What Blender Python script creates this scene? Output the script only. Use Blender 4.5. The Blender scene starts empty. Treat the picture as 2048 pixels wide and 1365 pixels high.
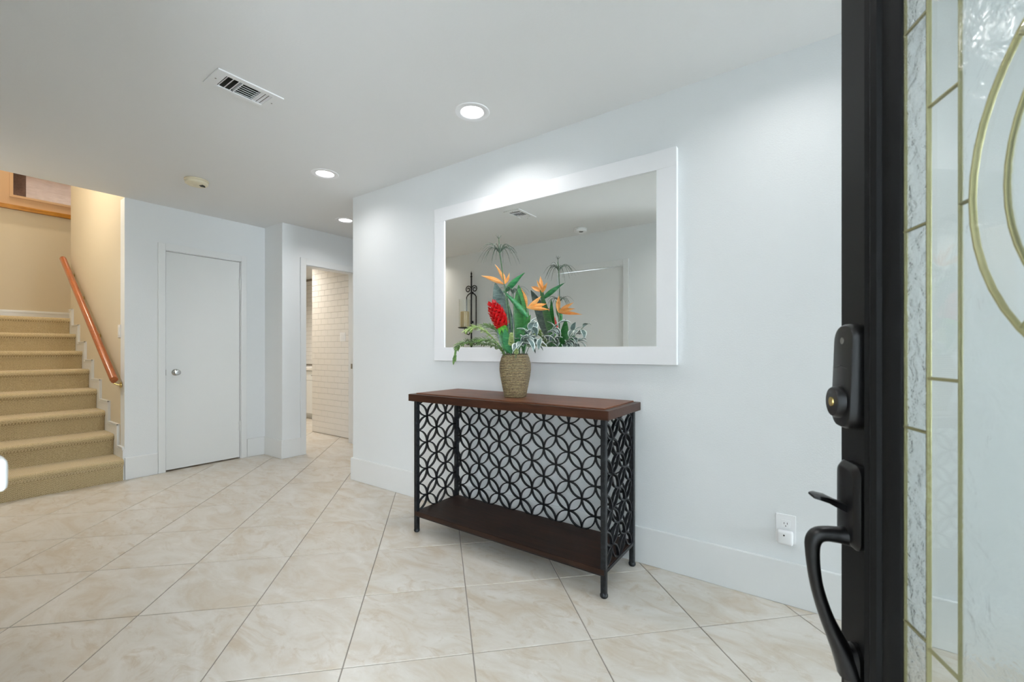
import bpy, bmesh, math, random
from mathutils import Vector, Matrix
random.seed(7)
scene = bpy.context.scene
COL = scene.collection

# ------------------------------------------------------------------ camera, world, exposure
F_PX, HOR, CAM_H, YAW = 868.0, 700.7, 1.131, math.radians(35.45)
cam_data = bpy.data.cameras.new('camera')
cam_data.sensor_width = 36.0
cam_data.lens = F_PX * 36.0 / 2048.0
cam_data.shift_y = (HOR - 682.5) / 2048.0
cam_data.clip_start = 0.02
cam_data.dof.use_dof = True
cam_data.dof.focus_distance = 2.7
cam_data.dof.aperture_fstop = 7.1
cam = bpy.data.objects.new('camera', cam_data)
COL.objects.link(cam)
cam.location = (0, 0, CAM_H)
cam.rotation_euler = (math.radians(90), 0, YAW)
scene.camera = cam

world = bpy.data.worlds.new('world'); scene.world = world
world.use_nodes = True
WN = world.node_tree.nodes; WN.clear()
wb = WN.new('ShaderNodeBackground'); wo = WN.new('ShaderNodeOutputWorld')
wb.inputs[0].default_value = (0.83, 0.915, 1.0, 1); wb.inputs[1].default_value = 21.0
world.node_tree.links.new(wb.outputs[0], wo.inputs[0])

LAMP = 4.4            # watts of each recessed lamp
scene.view_settings.view_transform = 'Standard'
scene.view_settings.look = 'None'
scene.view_settings.exposure = 0.30
scene.view_settings.gamma = 1.0
scene.view_settings.use_curve_mapping = False
scene.cycles.max_bounces = 10
scene.cycles.diffuse_bounces = 5
scene.cycles.transmission_bounces = 6
scene.cycles.transparent_max_bounces = 10
scene.cycles.use_light_tree = False
scene.cycles.blur_glossy = 0.6
scene.cycles.sample_clamp_indirect = 6.0

# ------------------------------------------------------------------ helpers
def lin(c):
    c = c / 255.0
    return c / 12.92 if c <= 0.04045 else ((c + 0.055) / 1.055) ** 2.4
def rgb(r, g, b): return (lin(r), lin(g), lin(b), 1.0)

class Nodes:
    def __init__(s, name):
        s.m = bpy.data.materials.new(name); s.m.use_nodes = True
        s.t = s.m.node_tree; s.n = s.t.nodes; s.l = s.t.links
        s.b = s.n['Principled BSDF']; s.out = s.n['Material Output']
    def new(s, t, **k):
        n = s.n.new('ShaderNode' + t)
        for a, v in k.items(): setattr(n, a, v)
        return n
    def link(s, a, b): s.l.new(a, b)
    def set(s, **k):
        for a, v in k.items(): s.b.inputs[a.replace('_', ' ')].default_value = v
    def coords(s, scale=(1, 1, 1), kind='Object', rot=(0, 0, 0)):
        tc = s.new('TexCoord'); mp = s.new('Mapping')
        mp.inputs['Scale'].default_value = scale; mp.inputs['Rotation'].default_value = rot
        s.link(tc.outputs[kind], mp.inputs['Vector']); return mp.outputs['Vector']
    def noise(s, vec, scale, detail=4, rough=0.55, dist=0.0):
        n = s.new('TexNoise'); n.inputs['Scale'].default_value = scale
        n.inputs['Detail'].default_value = detail; n.inputs['Roughness'].default_value = rough
        n.inputs['Distortion'].default_value = dist
        s.link(vec, n.inputs['Vector']); return n.outputs['Fac']
    def ramp(s, fac, stops):
        r = s.new('ValToRGB'); e = r.color_ramp.elements
        while len(e) > 1: e.remove(e[-1])
        e[0].position, e[0].color = stops[0]
        for p, c in stops[1:]:
            x = e.new(p); x.color = c
        s.link(fac, r.inputs[0]); return r.outputs[0]
    def mix(s, fac, a, b, mode='MIX'):
        n = s.new('Mix', data_type='RGBA', blend_type=mode)
        for sock, v in ((n.inputs[0], fac), (n.inputs[6], a), (n.inputs[7], b)):
            if hasattr(v, 'is_linked'): s.link(v, sock)
            else: sock.default_value = v
        return n.outputs[2]
    def math(s, op, a, b=0.0, c=0.0):
        n = s.new('Math', operation=op)
        for i, v in enumerate((a, b, c)):
            if hasattr(v, 'is_linked'): s.link(v, n.inputs[i])
            else: n.inputs[i].default_value = v
        return n.outputs[0]
    def bump(s, h, strength=0.3, dist=0.001):
        n = s.new('Bump'); n.inputs['Strength'].default_value = strength; n.inputs['Distance'].default_value = dist
        s.link(h, n.inputs['Height']); s.link(n.outputs[0], s.b.inputs['Normal']); return n.outputs[0]

def paint(name, col, rough=0.6, peel=0.25, scale=140.0, var=0.02, spec=0.3):
    k = Nodes(name); v = k.coords()
    n = k.noise(v, 1.7, 2)
    c2 = tuple(x * (1 - var) for x in col[:3]) + (1,)
    k.link(k.mix(n, col, c2), k.b.inputs['Base Color'])
    k.set(Roughness=rough, Specular_IOR_Level=spec)
    if peel: k.bump(k.noise(v, scale, 3, 0.6), peel, 0.002)
    return k.m
def plain(name, col, rough=0.5, metallic=0.0, spec=0.5, var=0.06, scale=30.0, coat=0.0, bump=0.0):
    k = Nodes(name); v = k.coords()
    n = k.noise(v, scale, 4)
    c2 = tuple(x * (1 - 2 * var) for x in col[:3]) + (1,)
    k.link(k.mix(n, col, c2), k.b.inputs['Base Color'])
    k.set(Roughness=rough, Metallic=metallic, Specular_IOR_Level=spec, Coat_Weight=coat)
    if bump: k.bump(n, bump, 0.002)
    return k.m
def wood(name, dark, light, rough=0.35, stretch=(2, 30, 30), scale=2.0, coat=0.2):
    k = Nodes(name); v = k.coords(stretch)
    a = k.noise(v, scale, 6, 0.6, 0.8); b = k.noise(k.coords((3, 5, 5)), 1.6, 3)
    f = k.math('ADD', k.math('MULTIPLY', a, 0.7), k.math('MULTIPLY', b, 0.4))
    k.link(k.ramp(f, [(0.3, dark), (0.75, light)]), k.b.inputs['Base Color'])
    k.set(Roughness=rough, Coat_Weight=coat, Coat_Roughness=0.2)
    k.bump(a, 0.15, 0.001)
    return k.m
def emit(name, col, strength):
    k = Nodes(name)
    k.set(Base_Color=(0.9, 0.9, 0.9, 1), Emission_Color=col, Emission_Strength=strength, Roughness=0.4)
    k.m.cycles.emission_sampling = 'NONE'
    return k.m

M = {}
M['wall'] = paint('wall_paint', rgb(228, 231, 232), 0.55, 0.30)
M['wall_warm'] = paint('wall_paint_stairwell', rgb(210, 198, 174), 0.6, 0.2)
M['tan'] = paint('wall_paint_lamp_tint', rgb(205, 172, 138), 0.7, 0.2)  # same paint as the wall below; orange lamp light put into the colour
M['ceiling'] = paint('ceiling_paint', rgb(230, 231, 231), 0.75, 0.2, 90)
M['trim'] = paint('white_trim_enamel', rgb(228, 230, 230), 0.32, 0.0, spec=0.5)
M['door_white'] = paint('white_door_enamel', rgb(226, 228, 227), 0.35, 0.04, 60, spec=0.5)
M['frame_white'] = paint('white_frame_lacquer', rgb(238, 239, 241), 0.35, 0.0, spec=0.5)
M['plastic'] = plain('white_plastic', rgb(236, 237, 238), 0.3, var=0.01)
M['cream_plastic'] = plain('yellowed_plastic', rgb(226, 217, 190), 0.45, var=0.02)
M['grout'] = plain('floor_grout', rgb(150, 143, 134), 0.9, var=0.08, scale=60)
M['tile_grout'] = plain('wall_tile_grout', rgb(150, 142, 132), 0.9, var=0.05)
M['black_door'] = plain('black_door_paint', rgb(15, 16, 16), 0.5, spec=0.15, var=0.05, scale=12, bump=0.05)
M['black_metal'] = plain('matte_black_metal', rgb(15, 15, 16), 0.33, 0.3, var=0.1)
M['dark'] = plain('duct_dark', rgb(70, 70, 64), 0.9)
M['chrome'] = plain('satin_chrome', rgb(190, 190, 188), 0.25, 1.0, var=0.02)
M['steel'] = plain('brushed_steel', rgb(150, 148, 142), 0.35, 1.0, var=0.03)
M['brass'] = plain('antique_brass_came', rgb(160, 154, 112), 0.45, 0.6, var=0.12, scale=60)
M['gold'] = plain('polished_brass', rgb(214, 188, 120), 0.25, 1.0, var=0.03)
M['porch'] = plain('porch_concrete', rgb(175, 172, 165), 0.9, var=0.1, scale=8)
M['lamp'] = emit('lamp_lens', (1.0, 0.985, 0.97, 1), 6.0)
M['lamp_warm'] = emit('warm_lamp_lens', (1.0, 0.86, 0.66, 1), 5.0)
M['lamp_bath'] = emit('bath_lamp_lens', (1.0, 0.93, 0.84, 1), 5.0)
M['lamp_loft'] = emit('loft_lamp_lens', (1.0, 0.80, 0.66, 1), 5.0)
M['walnut'] = wood('dark_walnut', rgb(28, 15, 9), rgb(74, 43, 28), 0.36, coat=0.0)
M['walnut_top_glare'] = wood('walnut_top_glare', rgb(64, 35, 22), rgb(128, 82, 58), 0.4, coat=0.0)  # same walnut as the table; glare on the top put into its colour
M['walnut_dark'] = wood('dark_shelf_wood', rgb(18, 12, 9), rgb(58, 38, 28), 0.42, coat=0.0)
M['oak'] = wood('orange_oak', rgb(122, 56, 14), rgb(174, 92, 34), 0.3, coat=0.5)
M['ledge'] = wood('varnished_ledge', rgb(120, 66, 14), rgb(206, 146, 52), 0.35, (30, 2, 30))
M['beam'] = wood('dark_beam', rgb(70, 52, 44), rgb(110, 86, 74), 0.6, (3, 20, 20))
M['planks'] = wood('pale_planks', rgb(186, 160, 138), rgb(214, 192, 170), 0.6, (20, 2, 20))
M['candle'] = plain('ivory_wax', rgb(214, 188, 142), 0.5, var=0.05, scale=20)
M['stone_top'] = plain('white_counter', rgb(225, 222, 216), 0.2, var=0.05, scale=9)

for q_ in ('walnut', 'walnut_top_glare', 'walnut_dark'): M[q_].node_tree.nodes['Principled BSDF'].inputs['Specular IOR Level'].default_value = 0.2
# iron, worn grey on the edges
k = Nodes('worn_iron'); v = k.coords()
n = k.noise(v, 55, 5, 0.65)
k.link(k.ramp(n, [(0.36, rgb(24, 25, 27)), (0.62, rgb(40, 44, 48)), (0.85, rgb(74, 81, 87))]), k.b.inputs['Base Color'])
k.set(Roughness=0.42, Metallic=0.55); k.bump(n, 0.25, 0.001); M['iron'] = k.m

# travertine: every tile its own cut of stone
k = Nodes('travertine'); tc = k.new('TexCoord'); oi = k.new('ObjectInfo')
cx = k.new('CombineXYZ')
for i, f in enumerate((37.0, 91.0, 13.0)): k.link(k.math('MULTIPLY', oi.outputs['Random'], f), cx.inputs[i])
va = k.new('VectorMath', operation='ADD'); k.link(tc.outputs['Object'], va.inputs[0]); k.link(cx.outputs[0], va.inputs[1])
vv = va.outputs[0]
mp = k.new('Mapping'); mp.inputs['Scale'].default_value = (1.0, 1.9, 1.0); k.link(vv, mp.inputs['Vector'])
big = k.noise(mp.outputs[0], 3.2, 7, 0.62, 1.1)
cloud = k.noise(mp.outputs[0], 4.6, 8, 0.68, 2.0)
fine = k.noise(vv, 70, 4, 0.7)
base = k.ramp(big, [(0.34, rgb(196, 184, 167)), (0.50, rgb(206, 200, 190)), (0.66, rgb(215, 211, 204))])
amt = k.math('MULTIPLY', k.math('GREATER_THAN', oi.outputs['Random'], 0.35), 0.35)
amt = k.math('ADD', amt, 0.35)
blot = k.math('MULTIPLY', k.ramp(cloud, [(0.52, (0, 0, 0, 1)), (0.68, (1, 1, 1, 1))]), amt)
c1 = k.mix(blot, base, rgb(184, 167, 144))
wh = k.ramp(k.noise(mp.outputs[0], 5.5, 9, 0.72, 1.5), [(0.60, (0, 0, 0, 1)), (0.70, (1, 1, 1, 1))])
c2 = k.mix(k.math('MULTIPLY', wh, 0.55), c1, rgb(231, 228, 221))
c3 = k.mix(k.math('MULTIPLY', fine, 0.22), c2, rgb(180, 168, 150))
k.link(c3, k.b.inputs['Base Color'])
k.set(Roughness=0.3, Specular_IOR_Level=0.45); k.bump(fine, 0.08, 0.001); M['travertine'] = k.m

# glazed wall tile
k = Nodes('white_glazed_tile'); v = k.coords()
k.set(Base_Color=rgb(232, 230, 226), Roughness=0.12); k.bump(k.noise(v, 25, 2), 0.06, 0.002); M['glaze'] = k.m

# carpet with a chevron loop weave
k = Nodes('chevron_carpet'); tc = k.new('TexCoord'); sp = k.new('SeparateXYZ'); k.link(tc.outputs['Object'], sp.inputs[0])
u = sp.outputs['Y']; w = k.math('SUBTRACT', sp.outputs['X'], sp.outputs['Z'])
tri = k.math('PINGPONG', u, 0.009)
s1 = k.math('SINE', k.math('MULTIPLY', k.math('ADD', w, tri), 2 * math.pi / 0.0135))
s2 = k.math('SINE', k.math('MULTIPLY', u, 2 * math.pi / 0.009))
hh = k.math('ADD', k.math('MULTIPLY', s1, 0.5), k.math('MULTIPLY', s2, 0.18))
nz = k.noise(tc.outputs['Object'], 160, 3)
f = k.math('ADD', k.math('MULTIPLY', hh, 0.42), k.math('MULTIPLY', nz, 0.9))
k.link(k.ramp(f, [(0.10, rgb(140, 122, 88)), (0.45, rgb(188, 169, 130)), (0.85, rgb(212, 194, 158))]), k.b.inputs['Base Color'])
k.set(Roughness=0.95, Specular_IOR_Level=0.1, Sheen_Weight=0.3); k.bump(f, 0.7, 0.003); M['carpet'] = k.m

# mirror glass
k = Nodes('mirror_silver'); k.set(Base_Color=(0.89, 0.905, 0.885, 1), Metallic=1.0, Roughness=0.0)
M['mirror'] = k.m

# door glass: clear bevels and hammered panes
def glass(name, tint, rough, bump_s, bump_scale, tr):
    """thin sheet: Schlick reflection that is the same from both sides"""
    k = Nodes(name)
    lw = k.new('LayerWeight')
    fr = k.math('ADD', 0.04, k.math('MULTIPLY', k.math('POWER', lw.outputs['Facing'], 5.0), 0.9))
    gl = k.new('BsdfGlossy'); gl.inputs['Roughness'].default_value = max(rough, 0.02)
    re = k.new('BsdfRefraction'); re.inputs['IOR'].default_value = 1.10; re.inputs['Roughness'].default_value = rough
    re.inputs['Color'].default_value = tint
    tp = k.new('BsdfTransparent'); tp.inputs['Color'].default_value = tint
    m1 = k.new('MixShader'); m1.inputs[0].default_value = tr
    k.link(re.outputs[0], m1.inputs[1]); k.link(tp.outputs[0], m1.inputs[2])
    m2 = k.new('MixShader'); k.link(fr, m2.inputs[0])
    k.link(m1.outputs[0], m2.inputs[1]); k.link(gl.outputs[0], m2.inputs[2])
    k.link(m2.outputs[0], k.out.inputs['Surface'])
    if bump_s:
        v = k.coords((1, 1, 1)); h = k.noise(v, bump_scale, 4, 0.6, 0.8)
        b = k.new('Bump'); b.inputs['Strength'].default_value = bump_s; b.inputs['Distance'].default_value = 0.004
        k.link(h, b.inputs['Height'])
        for x in (gl, re): k.link(b.outputs[0], x.inputs['Normal'])
    return k.m
M['glass_clear'] = glass('clear_bevel_glass', (0.97, 0.99, 0.98, 1), 0.02, 0.0, 1, 1.0)
M['glass_rough'] = glass('hammered_glass', (0.96, 0.985, 0.98, 1), 0.13, 0.6, 26, 0.2)
M['glass_strip'] = glass('rippled_border_glass', (0.96, 0.985, 0.98, 1), 0.10, 0.9, 48, 0.2)
M['glass_jar'] = glass('thin_jar_glass', (0.99, 1.0, 0.99, 1), 0.01, 0.0, 1, 1.0)

class MB:
    """collects shapes, builds ONE mesh object"""
    def __init__(s): s.v = []; s.f = []
    def add(s, v, f):
        o = len(s.v); s.v += [tuple(p) for p in v]; s.f += [tuple(i + o for i in q) for q in f]; return s
    def box(s, x0, x1, y0, y1, z0, z1):
        v = [(x, y, z) for x in (x0, x1) for y in (y0, y1) for z in (z0, z1)]
        return s.add(v, [(0, 1, 3, 2), (4, 6, 7, 5), (0, 4, 5, 1), (2, 3, 7, 6), (0, 2, 6, 4), (1, 5, 7, 3)])
    def prism(s, poly, f, d0, d1):
        """poly: 2d outline; f(u,w,d) -> 3d"""
        n = len(poly)
        v = [f(a, b, d0) for a, b in poly] + [f(a, b, d1) for a, b in poly]
        fc = [tuple(range(n)), tuple(range(2 * n - 1, n - 1, -1))]
        fc += [(i, n + i, n + (i + 1) % n, (i + 1) % n) for i in range(n)]
        return s.add(v, fc)
    def tube(s, pts, r, n=8, closed=False, flat=1.0, up=None):
        pts = [Vector(p) for p in pts]; m = len(pts); V = []; Fc = []
        side = None
        for i, p in enumerate(pts):
            if closed: t = pts[(i + 1) % m] - pts[i - 1]
            else: t = pts[min(i + 1, m - 1)] - pts[max(i - 1, 0)]
            t.normalize()
            if side is None:
                a = Vector(up) if up else (Vector((0, 0, 1)) if abs(t.z) < 0.9 else Vector((1, 0, 0)))
                side = t.cross(a).normalized()
            else:
                side = (side - t * side.dot(t)).normalized()
            w = side.cross(t)
            rr = r[i] if isinstance(r, (list, tuple)) else r
            for j in range(n):
                a = 2 * math.pi * (j + 0.5) / n
                V.append(p + side * math.cos(a) * rr + w * math.sin(a) * rr * flat)
        for i in range(m if closed else m - 1):
            for j in range(n):
                a, b = i * n + j, i * n + (j + 1) % n
                c, d = ((i + 1) % m) * n + (j + 1) % n, ((i + 1) % m) * n + j
                Fc.append((a, b, c, d))
        if not closed:
            Fc.append(tuple(range(n - 1, -1, -1))); Fc.append(tuple((m - 1) * n + j for j in range(n)))
        return s.add(V, Fc)
    def lathe(s, prof, c=(0, 0, 0), n=24, axis='z'):
        V = []; Fc = []
        for r, h in prof:
            for j in range(n):
                a = 2 * math.pi * j / n; p = (r * math.cos(a), r * math.sin(a), h)
                if axis == 'y': p = (p[0], p[2], p[1])
                if axis == 'x': p = (p[2], p[0], p[1])
                V.append((p[0] + c[0], p[1] + c[1], p[2] + c[2]))
        m = len(prof)
        for i in range(m - 1):
            for j in range(n):
                Fc.append((i * n + j, i * n + (j + 1) % n, (i + 1) * n + (j + 1) % n, (i + 1) * n + j))
        if prof[0][0] > 1e-6: Fc.append(tuple(range(n - 1, -1, -1)))
        if prof[-1][0] > 1e-6: Fc.append(tuple((m - 1) * n + j for j in range(n)))
        return s.add(V, Fc)
    def mesh(s, name, mat, smooth=False, bevel=0.0, seg=2, angle=0.6):
        bm = bmesh.new()
        vs = [bm.verts.new(p) for p in s.v]
        for q in s.f:
            try: bm.faces.new([vs[i] for i in q])
            except ValueError: pass
        bmesh.ops.remove_doubles(bm, verts=bm.verts, dist=1e-6)
        bmesh.ops.recalc_face_normals(bm, faces=bm.faces)
        if bevel:
            es = [e for e in bm.edges if len(e.link_faces) == 2 and e.calc_face_angle(0) > angle]
            bmesh.ops.bevel(bm, geom=es, offset=bevel, segments=seg, affect='EDGES', profile=0.6)
        me = bpy.data.meshes.new(name); bm.to_mesh(me); bm.free()
        if smooth:
            for p in me.polygons: p.use_smooth = True
            me.set_sharp_from_angle(angle=math.radians(40))
        me.materials.append(mat if not isinstance(mat, str) else M[mat])
        return me
    def build(s, name, mat, parent=None, smooth=False, bevel=0.0, seg=2, local=False):
        return link(name, s.mesh(name, mat, smooth, bevel, seg), parent, local)

def link(name, data, parent=None, local=False):
    o = bpy.data.objects.new(name, data); COL.objects.link(o)
    if parent is not None:
        o.parent = parent
        if not local:     # vertices were given in world space
            o.matrix_parent_inverse = world_of(parent).inverted()
    return o
def world_of(o):
    m = Matrix.Translation(o.location) @ o.rotation_euler.to_matrix().to_4x4()
    return world_of(o.parent) @ o.matrix_parent_inverse @ m if o.parent else m
def tag(o, label=None, cat=None, group=None, kind=None):
    if label: o['label'] = label
    if cat: o['category'] = cat
    if group: o['group'] = group
    if kind: o['kind'] = kind
    return o
def thing(name, loc, label, cat, group=None, rz=0.0, kind=None):
    o = bpy.data.objects.new(name, None); COL.objects.link(o)
    o.empty_display_size = 0.05; o.location = loc; o.rotation_euler = (0, 0, rz)
    return tag(o, label, cat, group, kind)
def struct(name, mb, mat, label, bevel=0.0, cat=None):
    o = mb.build(name, mat, bevel=bevel)
    return tag(o, label, cat or name.split('_')[0], kind='structure')
def copy_tree(o, parent=None):
    c = o.copy(); COL.objects.link(c)
    if parent is not None: c.parent = parent
    for ch in list(o.children): copy_tree(ch, c)
    return c

# ------------------------------------------------------------------ the room
CEIL = 2.462
YW = 2.286          # mirror wall
XB = -4.94          # wall with the closet door
YS = 1.122          # stair wall
YF = -0.02          # wall with the front door
XH = -4.566         # hall wall with the bathroom doorway
XC = -3.335         # corner where the mirror wall ends

floor_o = struct('floor', MB().box(-8.2, 5.1, -0.16, 4.5, -0.06, -0.003), 'grout', 'pale travertine tile floor laid on the diagonal')
A = 0.3276
h = A - 0.0032
tile_me = MB().prism([(h, 0), (0, h), (-h, 0), (0, -h)], lambda a, b, d: (a, b, d), -0.012, 0.0).mesh('floor_tile', 'travertine', bevel=0.0012, seg=1)
for i in range(-19, 22):
    for j in range(-4, 12):
        if (i + j) % 2 == 0: continue
        x, y = -2.0404 + i * A, 0.9066 + j * A
        inside = (-5.1 < x < 4.7 and -0.2 < y < 2.55) or (-8.0 < x < -3.2 and 2.4 <= y < 4.4)
        if not inside: continue
        o = link('floor_tile', tile_me, floor_o, True); o.location = (x, y, 0.0)

# ceiling sheet with openings for the lamps and the vent
LIGHTS = [(-0.09, 1.82), (-1.588, 1.847), (-3.05, 1.85), (-3.97, 2.634)]
BATH_LIGHT = (-5.9, 2.85)
RH = 0.076
bm = bmesh.new()
def loop(pts):
    vs = [bm.verts.new((p[0], p[1], CEIL)) for p in pts]
    return [bm.edges.new((vs[i], vs[(i + 1) % len(vs)])) for i in range(len(vs))]
edges = loop([(XB, -0.16), (5.12, -0.16), (5.12, 4.54), (-8.12, 4.54), (-8.12, 2.35), (XB, 2.35)])
for (x, y) in LIGHTS + [BATH_LIGHT, (-6.75, 3.45), (-0.9, 0.45), (-4.72, 0.15)]:
    edges += loop([(x + RH * math.cos(2 * math.pi * q / 32), y + RH * math.sin(2 * math.pi * q / 32)) for q in range(32)])
VX0, VX1, VY0, VY1 = -2.463, -2.337, 0.905, 1.127
edges += loop([(VX0, VY0), (VX1, VY0), (VX1, VY1), (VX0, VY1)])
bmesh.ops.triangle_fill(bm, edges=edges, use_beauty=True)
for f_ in bm.faces:
    if f_.normal.z > 0: f_.normal_flip()
me = bpy.data.meshes.new('ceiling'); bm.to_mesh(me); bm.free(); me.materials.append(M['ceiling'])
ceil_o = tag(link('ceiling', me), 'smooth white ceiling with recessed lights', 'ceiling', kind='structure')
MB().box(XB - 0.0, 5.12, -0.16, 2.35, 2.70, 2.76).box(-8.12, 1.12, 2.35, 4.54, 2.70, 2.76).build('upper_deck', 'ceiling', ceil_o)
MB().box(-11.6, XB, -0.16, 2.41, 5.2, 5.3).build('stairwell_ceiling', 'ceiling', ceil_o)

struct('wall_right', MB().box(XC, 5.0, YW, YW + 0.12, 0, CEIL), 'wall', 'light grey textured wall behind the mirror and console table')
struct('wall_hall', MB().box(XC, XC + 0.12, YW + 0.12, 4.3, 0, CEIL).box(XH, XC, 4.3, 4.42, 0, CEIL), 'wall', 'hallway wall turning away past the mirror wall corner')
WY0, WY1, WZ0, WZ1 = 1.05, 2.24, 0.20, 2.40       # unseen picture window, added to bring in even daylight
struct('wall_end', MB().box(5.0, 5.12, -0.16, WY0, 0, 2.7).box(5.0, 5.12, WY1, YW + 0.12, 0, 2.7).box(5.0, 5.12, WY0, WY1, 0, WZ0).box(5.0, 5.12, WY0, WY1, WZ1, 2.7), 'wall', 'grey end wall with an added picture window, behind the open front door')
DY0, DY1, DZ = 1.402, 2.058, 2.062      # closet door opening
struct('wall_back', MB().box(XB - 0.12, XB, YS, DY0, 0, CEIL).box(XB - 0.12, XB, DY1, 2.292, 0, CEIL).box(XB - 0.12, XB, DY0, DY1, DZ, CEIL),
       'wall', 'pale grey-green wall around the white closet door')
BY0, BY1 = 2.536, 3.165                  # bathroom opening
struct('wall_hall_left', MB().box(XB - 0.12, XH, 2.292, 2.412, 0, CEIL).box(XH - 0.124, XH, 2.412, BY0, 0, CEIL)
       .box(XH - 0.124, XH, BY0, BY1, 2.062, CEIL).box(XH - 0.124, XH, BY1, 4.42, 0, CEIL), 'wall', 'pale wall that steps forward beside the bathroom doorway')
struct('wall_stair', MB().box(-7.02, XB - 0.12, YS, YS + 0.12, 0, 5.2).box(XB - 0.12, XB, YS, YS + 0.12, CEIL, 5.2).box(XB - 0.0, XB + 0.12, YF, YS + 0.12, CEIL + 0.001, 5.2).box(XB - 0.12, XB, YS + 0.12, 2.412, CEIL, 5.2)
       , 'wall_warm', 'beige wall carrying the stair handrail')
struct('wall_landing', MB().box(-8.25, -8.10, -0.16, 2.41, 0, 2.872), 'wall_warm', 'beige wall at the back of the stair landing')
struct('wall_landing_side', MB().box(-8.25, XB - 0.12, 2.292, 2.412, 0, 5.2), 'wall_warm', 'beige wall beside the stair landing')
ox0, oz0 = 0.79, 3.035                   # loft opening in the upper wall
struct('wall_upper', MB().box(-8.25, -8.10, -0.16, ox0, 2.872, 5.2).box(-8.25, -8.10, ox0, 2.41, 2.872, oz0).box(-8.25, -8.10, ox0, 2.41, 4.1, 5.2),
       'tan', 'upper stairwell wall, its tan colour imitating orange lamp light, with an opening to the loft')
struct('trim_1', MB().box(-8.10, -8.055, -0.02, 2.29, 2.860, 2.915), 'ledge', 'varnished golden wood ledge high above the stair landing', bevel=0.008, cat='trim')
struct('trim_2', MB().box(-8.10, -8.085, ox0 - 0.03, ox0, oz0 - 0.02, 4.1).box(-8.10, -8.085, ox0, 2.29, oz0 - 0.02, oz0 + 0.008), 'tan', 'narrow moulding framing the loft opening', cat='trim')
# loft seen through the opening
loft = struct('wall_loft', MB().box(-11.6, -11.5, -0.5, 3.2, 2.9, 5.2).box(-11.5, -8.25, -0.6, -0.5, 2.9, 5.2).box(-11.5, -8.25, 3.1, 3.2, 2.9, 5.2).box(-11.6, -8.25, -0.6, 3.2, 2.80, 2.9), 'planks', 'pale loft room seen through the high opening')
struct('ceiling_loft', MB().add([(-11.6, -0.6, 4.30), (-8.25, -0.6, 4.30), (-8.25, 3.2, 4.30), (-11.6, 3.2, 4.30),
                                 (-11.6, -0.6, 4.36), (-8.25, -0.6, 4.36), (-8.25, 3.2, 4.36), (-11.6, 3.2, 4.36)],
                                [(0, 1, 2, 3), (4, 5, 6, 7), (0, 1, 5, 4), (1, 2, 6, 5), (2, 3, 7, 6), (3, 0, 4, 7)]), 'planks', 'pale plank ceiling of the loft', cat='ceiling')
b1 = MB().box(-9.55, -9.38, -0.5, 3.1, 4.14, 4.30).build('loft_beam', 'beam')
tag(b1, 'dark timber beam crossing the loft ceiling nearer the opening', 'beam')
b2 = MB().box(-10.9, -10.73, -0.5, 3.1, 4.14, 4.30).build('loft_beam', 'beam')
tag(b2, 'dark timber beam at the far side of the loft ceiling', 'beam')
b3 = MB().box(-8.75, -8.58, 0.78, 0.95, 2.9, 4.30).build('loft_post', 'beam')
tag(b3, 'dark timber post at the left end of the loft opening', 'post')

FX0, FX1 = -0.66, 0.40                   # front doorway
CX0, CX1 = -2.572, -1.742                # white door on the front wall
struct('wall_front', MB().box(-8.25, XB, -0.16, YF, 0, 5.2).box(XB, CX0, -0.16, YF, 0, CEIL).box(CX0, CX1, -0.16, YF, 2.062, CEIL)
       .box(CX1, FX0, -0.16, YF, 0, CEIL).box(FX0, FX1, -0.16, YF, 2.09, CEIL).box(FX1, 5.0, -0.16, YF, 0, CEIL)
       , 'wall', 'grey wall with the front doorway, seen in the mirror')
struct('floor_porch', MB().box(-2.1, 2.3, -2.7, -0.16, -0.12, -0.02), 'porch', 'concrete floor of the added porch outside the front door')
struct('ceiling_porch_blocker', MB().box(-2.1, 2.3, -2.7, -0.17, 2.46, 2.56), 'ceiling', 'unseen white porch ceiling added to cut off high sky light')  # added, unseen; keeps the high sky out of the doorway
struct('wall_porch_blocker', MB().box(-2.1, 1.45, -2.7, -2.6, -0.02, 2.46).box(1.45, 2.3, -2.7, -2.6, -0.02, 0.9).box(-2.1, -2.0, -2.6, -0.17, -0.02, 2.46).box(2.2, 2.3, -1.0, -0.17, -0.02, 2.46), 'wall', 'unseen porch walls added to limit daylight through the front doorway')  # added walls out of view; their gaps choose where daylight enters
pd = bpy.data.lights.new('porch_portal', 'AREA'); pd.shape = 'RECTANGLE'; pd.size = 1.6; pd.size_y = 2.48; pd.cycles.is_portal = True
po = bpy.data.objects.new('porch_portal', pd); COL.objects.link(po); po.location = (2.31, -1.8, 1.22); po.rotation_euler = (math.pi / 2, 0, math.pi / 2)

# baseboards
BH, BT = 0.192, 0.015
def base(name, segs, label, hh=BH):
    mb = MB()
    for s in segs: mb.box(*s, 0, hh)
    return struct(name, mb, 'trim', label, bevel=0.004)
base('baseboard_right', [(XC - BT, 5.0, YW - BT, YW), (XC - BT, XC, YW, 4.3)], 'tall white baseboard below the mirror wall')
base('baseboard_back', [(XB, XB + BT, YS + 0.0, 1.352), (XB, XB + BT, 2.108, 2.292)], 'tall white baseboard beside the closet door')
base('baseboard_hall', [(XB + BT, XH + BT, 2.292 - BT, 2.292), (XH, XH + BT, 2.292, 2.487)], 'tall white baseboard around the stepped wall corner')
base('baseboard_front', [(XB, CX0 - 0.06, YF, YF + BT), (CX1 + 0.06, FX0 - 0.07, YF, YF + BT), (FX1 + 0.07, 5.0, YF, YF + BT)], 'white baseboard on the front door wall')
lb = MB().box(-8.10, -8.085, YF, 2.29, 1.497, 1.625).box(-8.085, -8.078, YF, 2.29, 1.597, 1.619)
struct('baseboard_landing', lb, 'trim', 'white moulded baseboard at the back of the stair landing')

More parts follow.
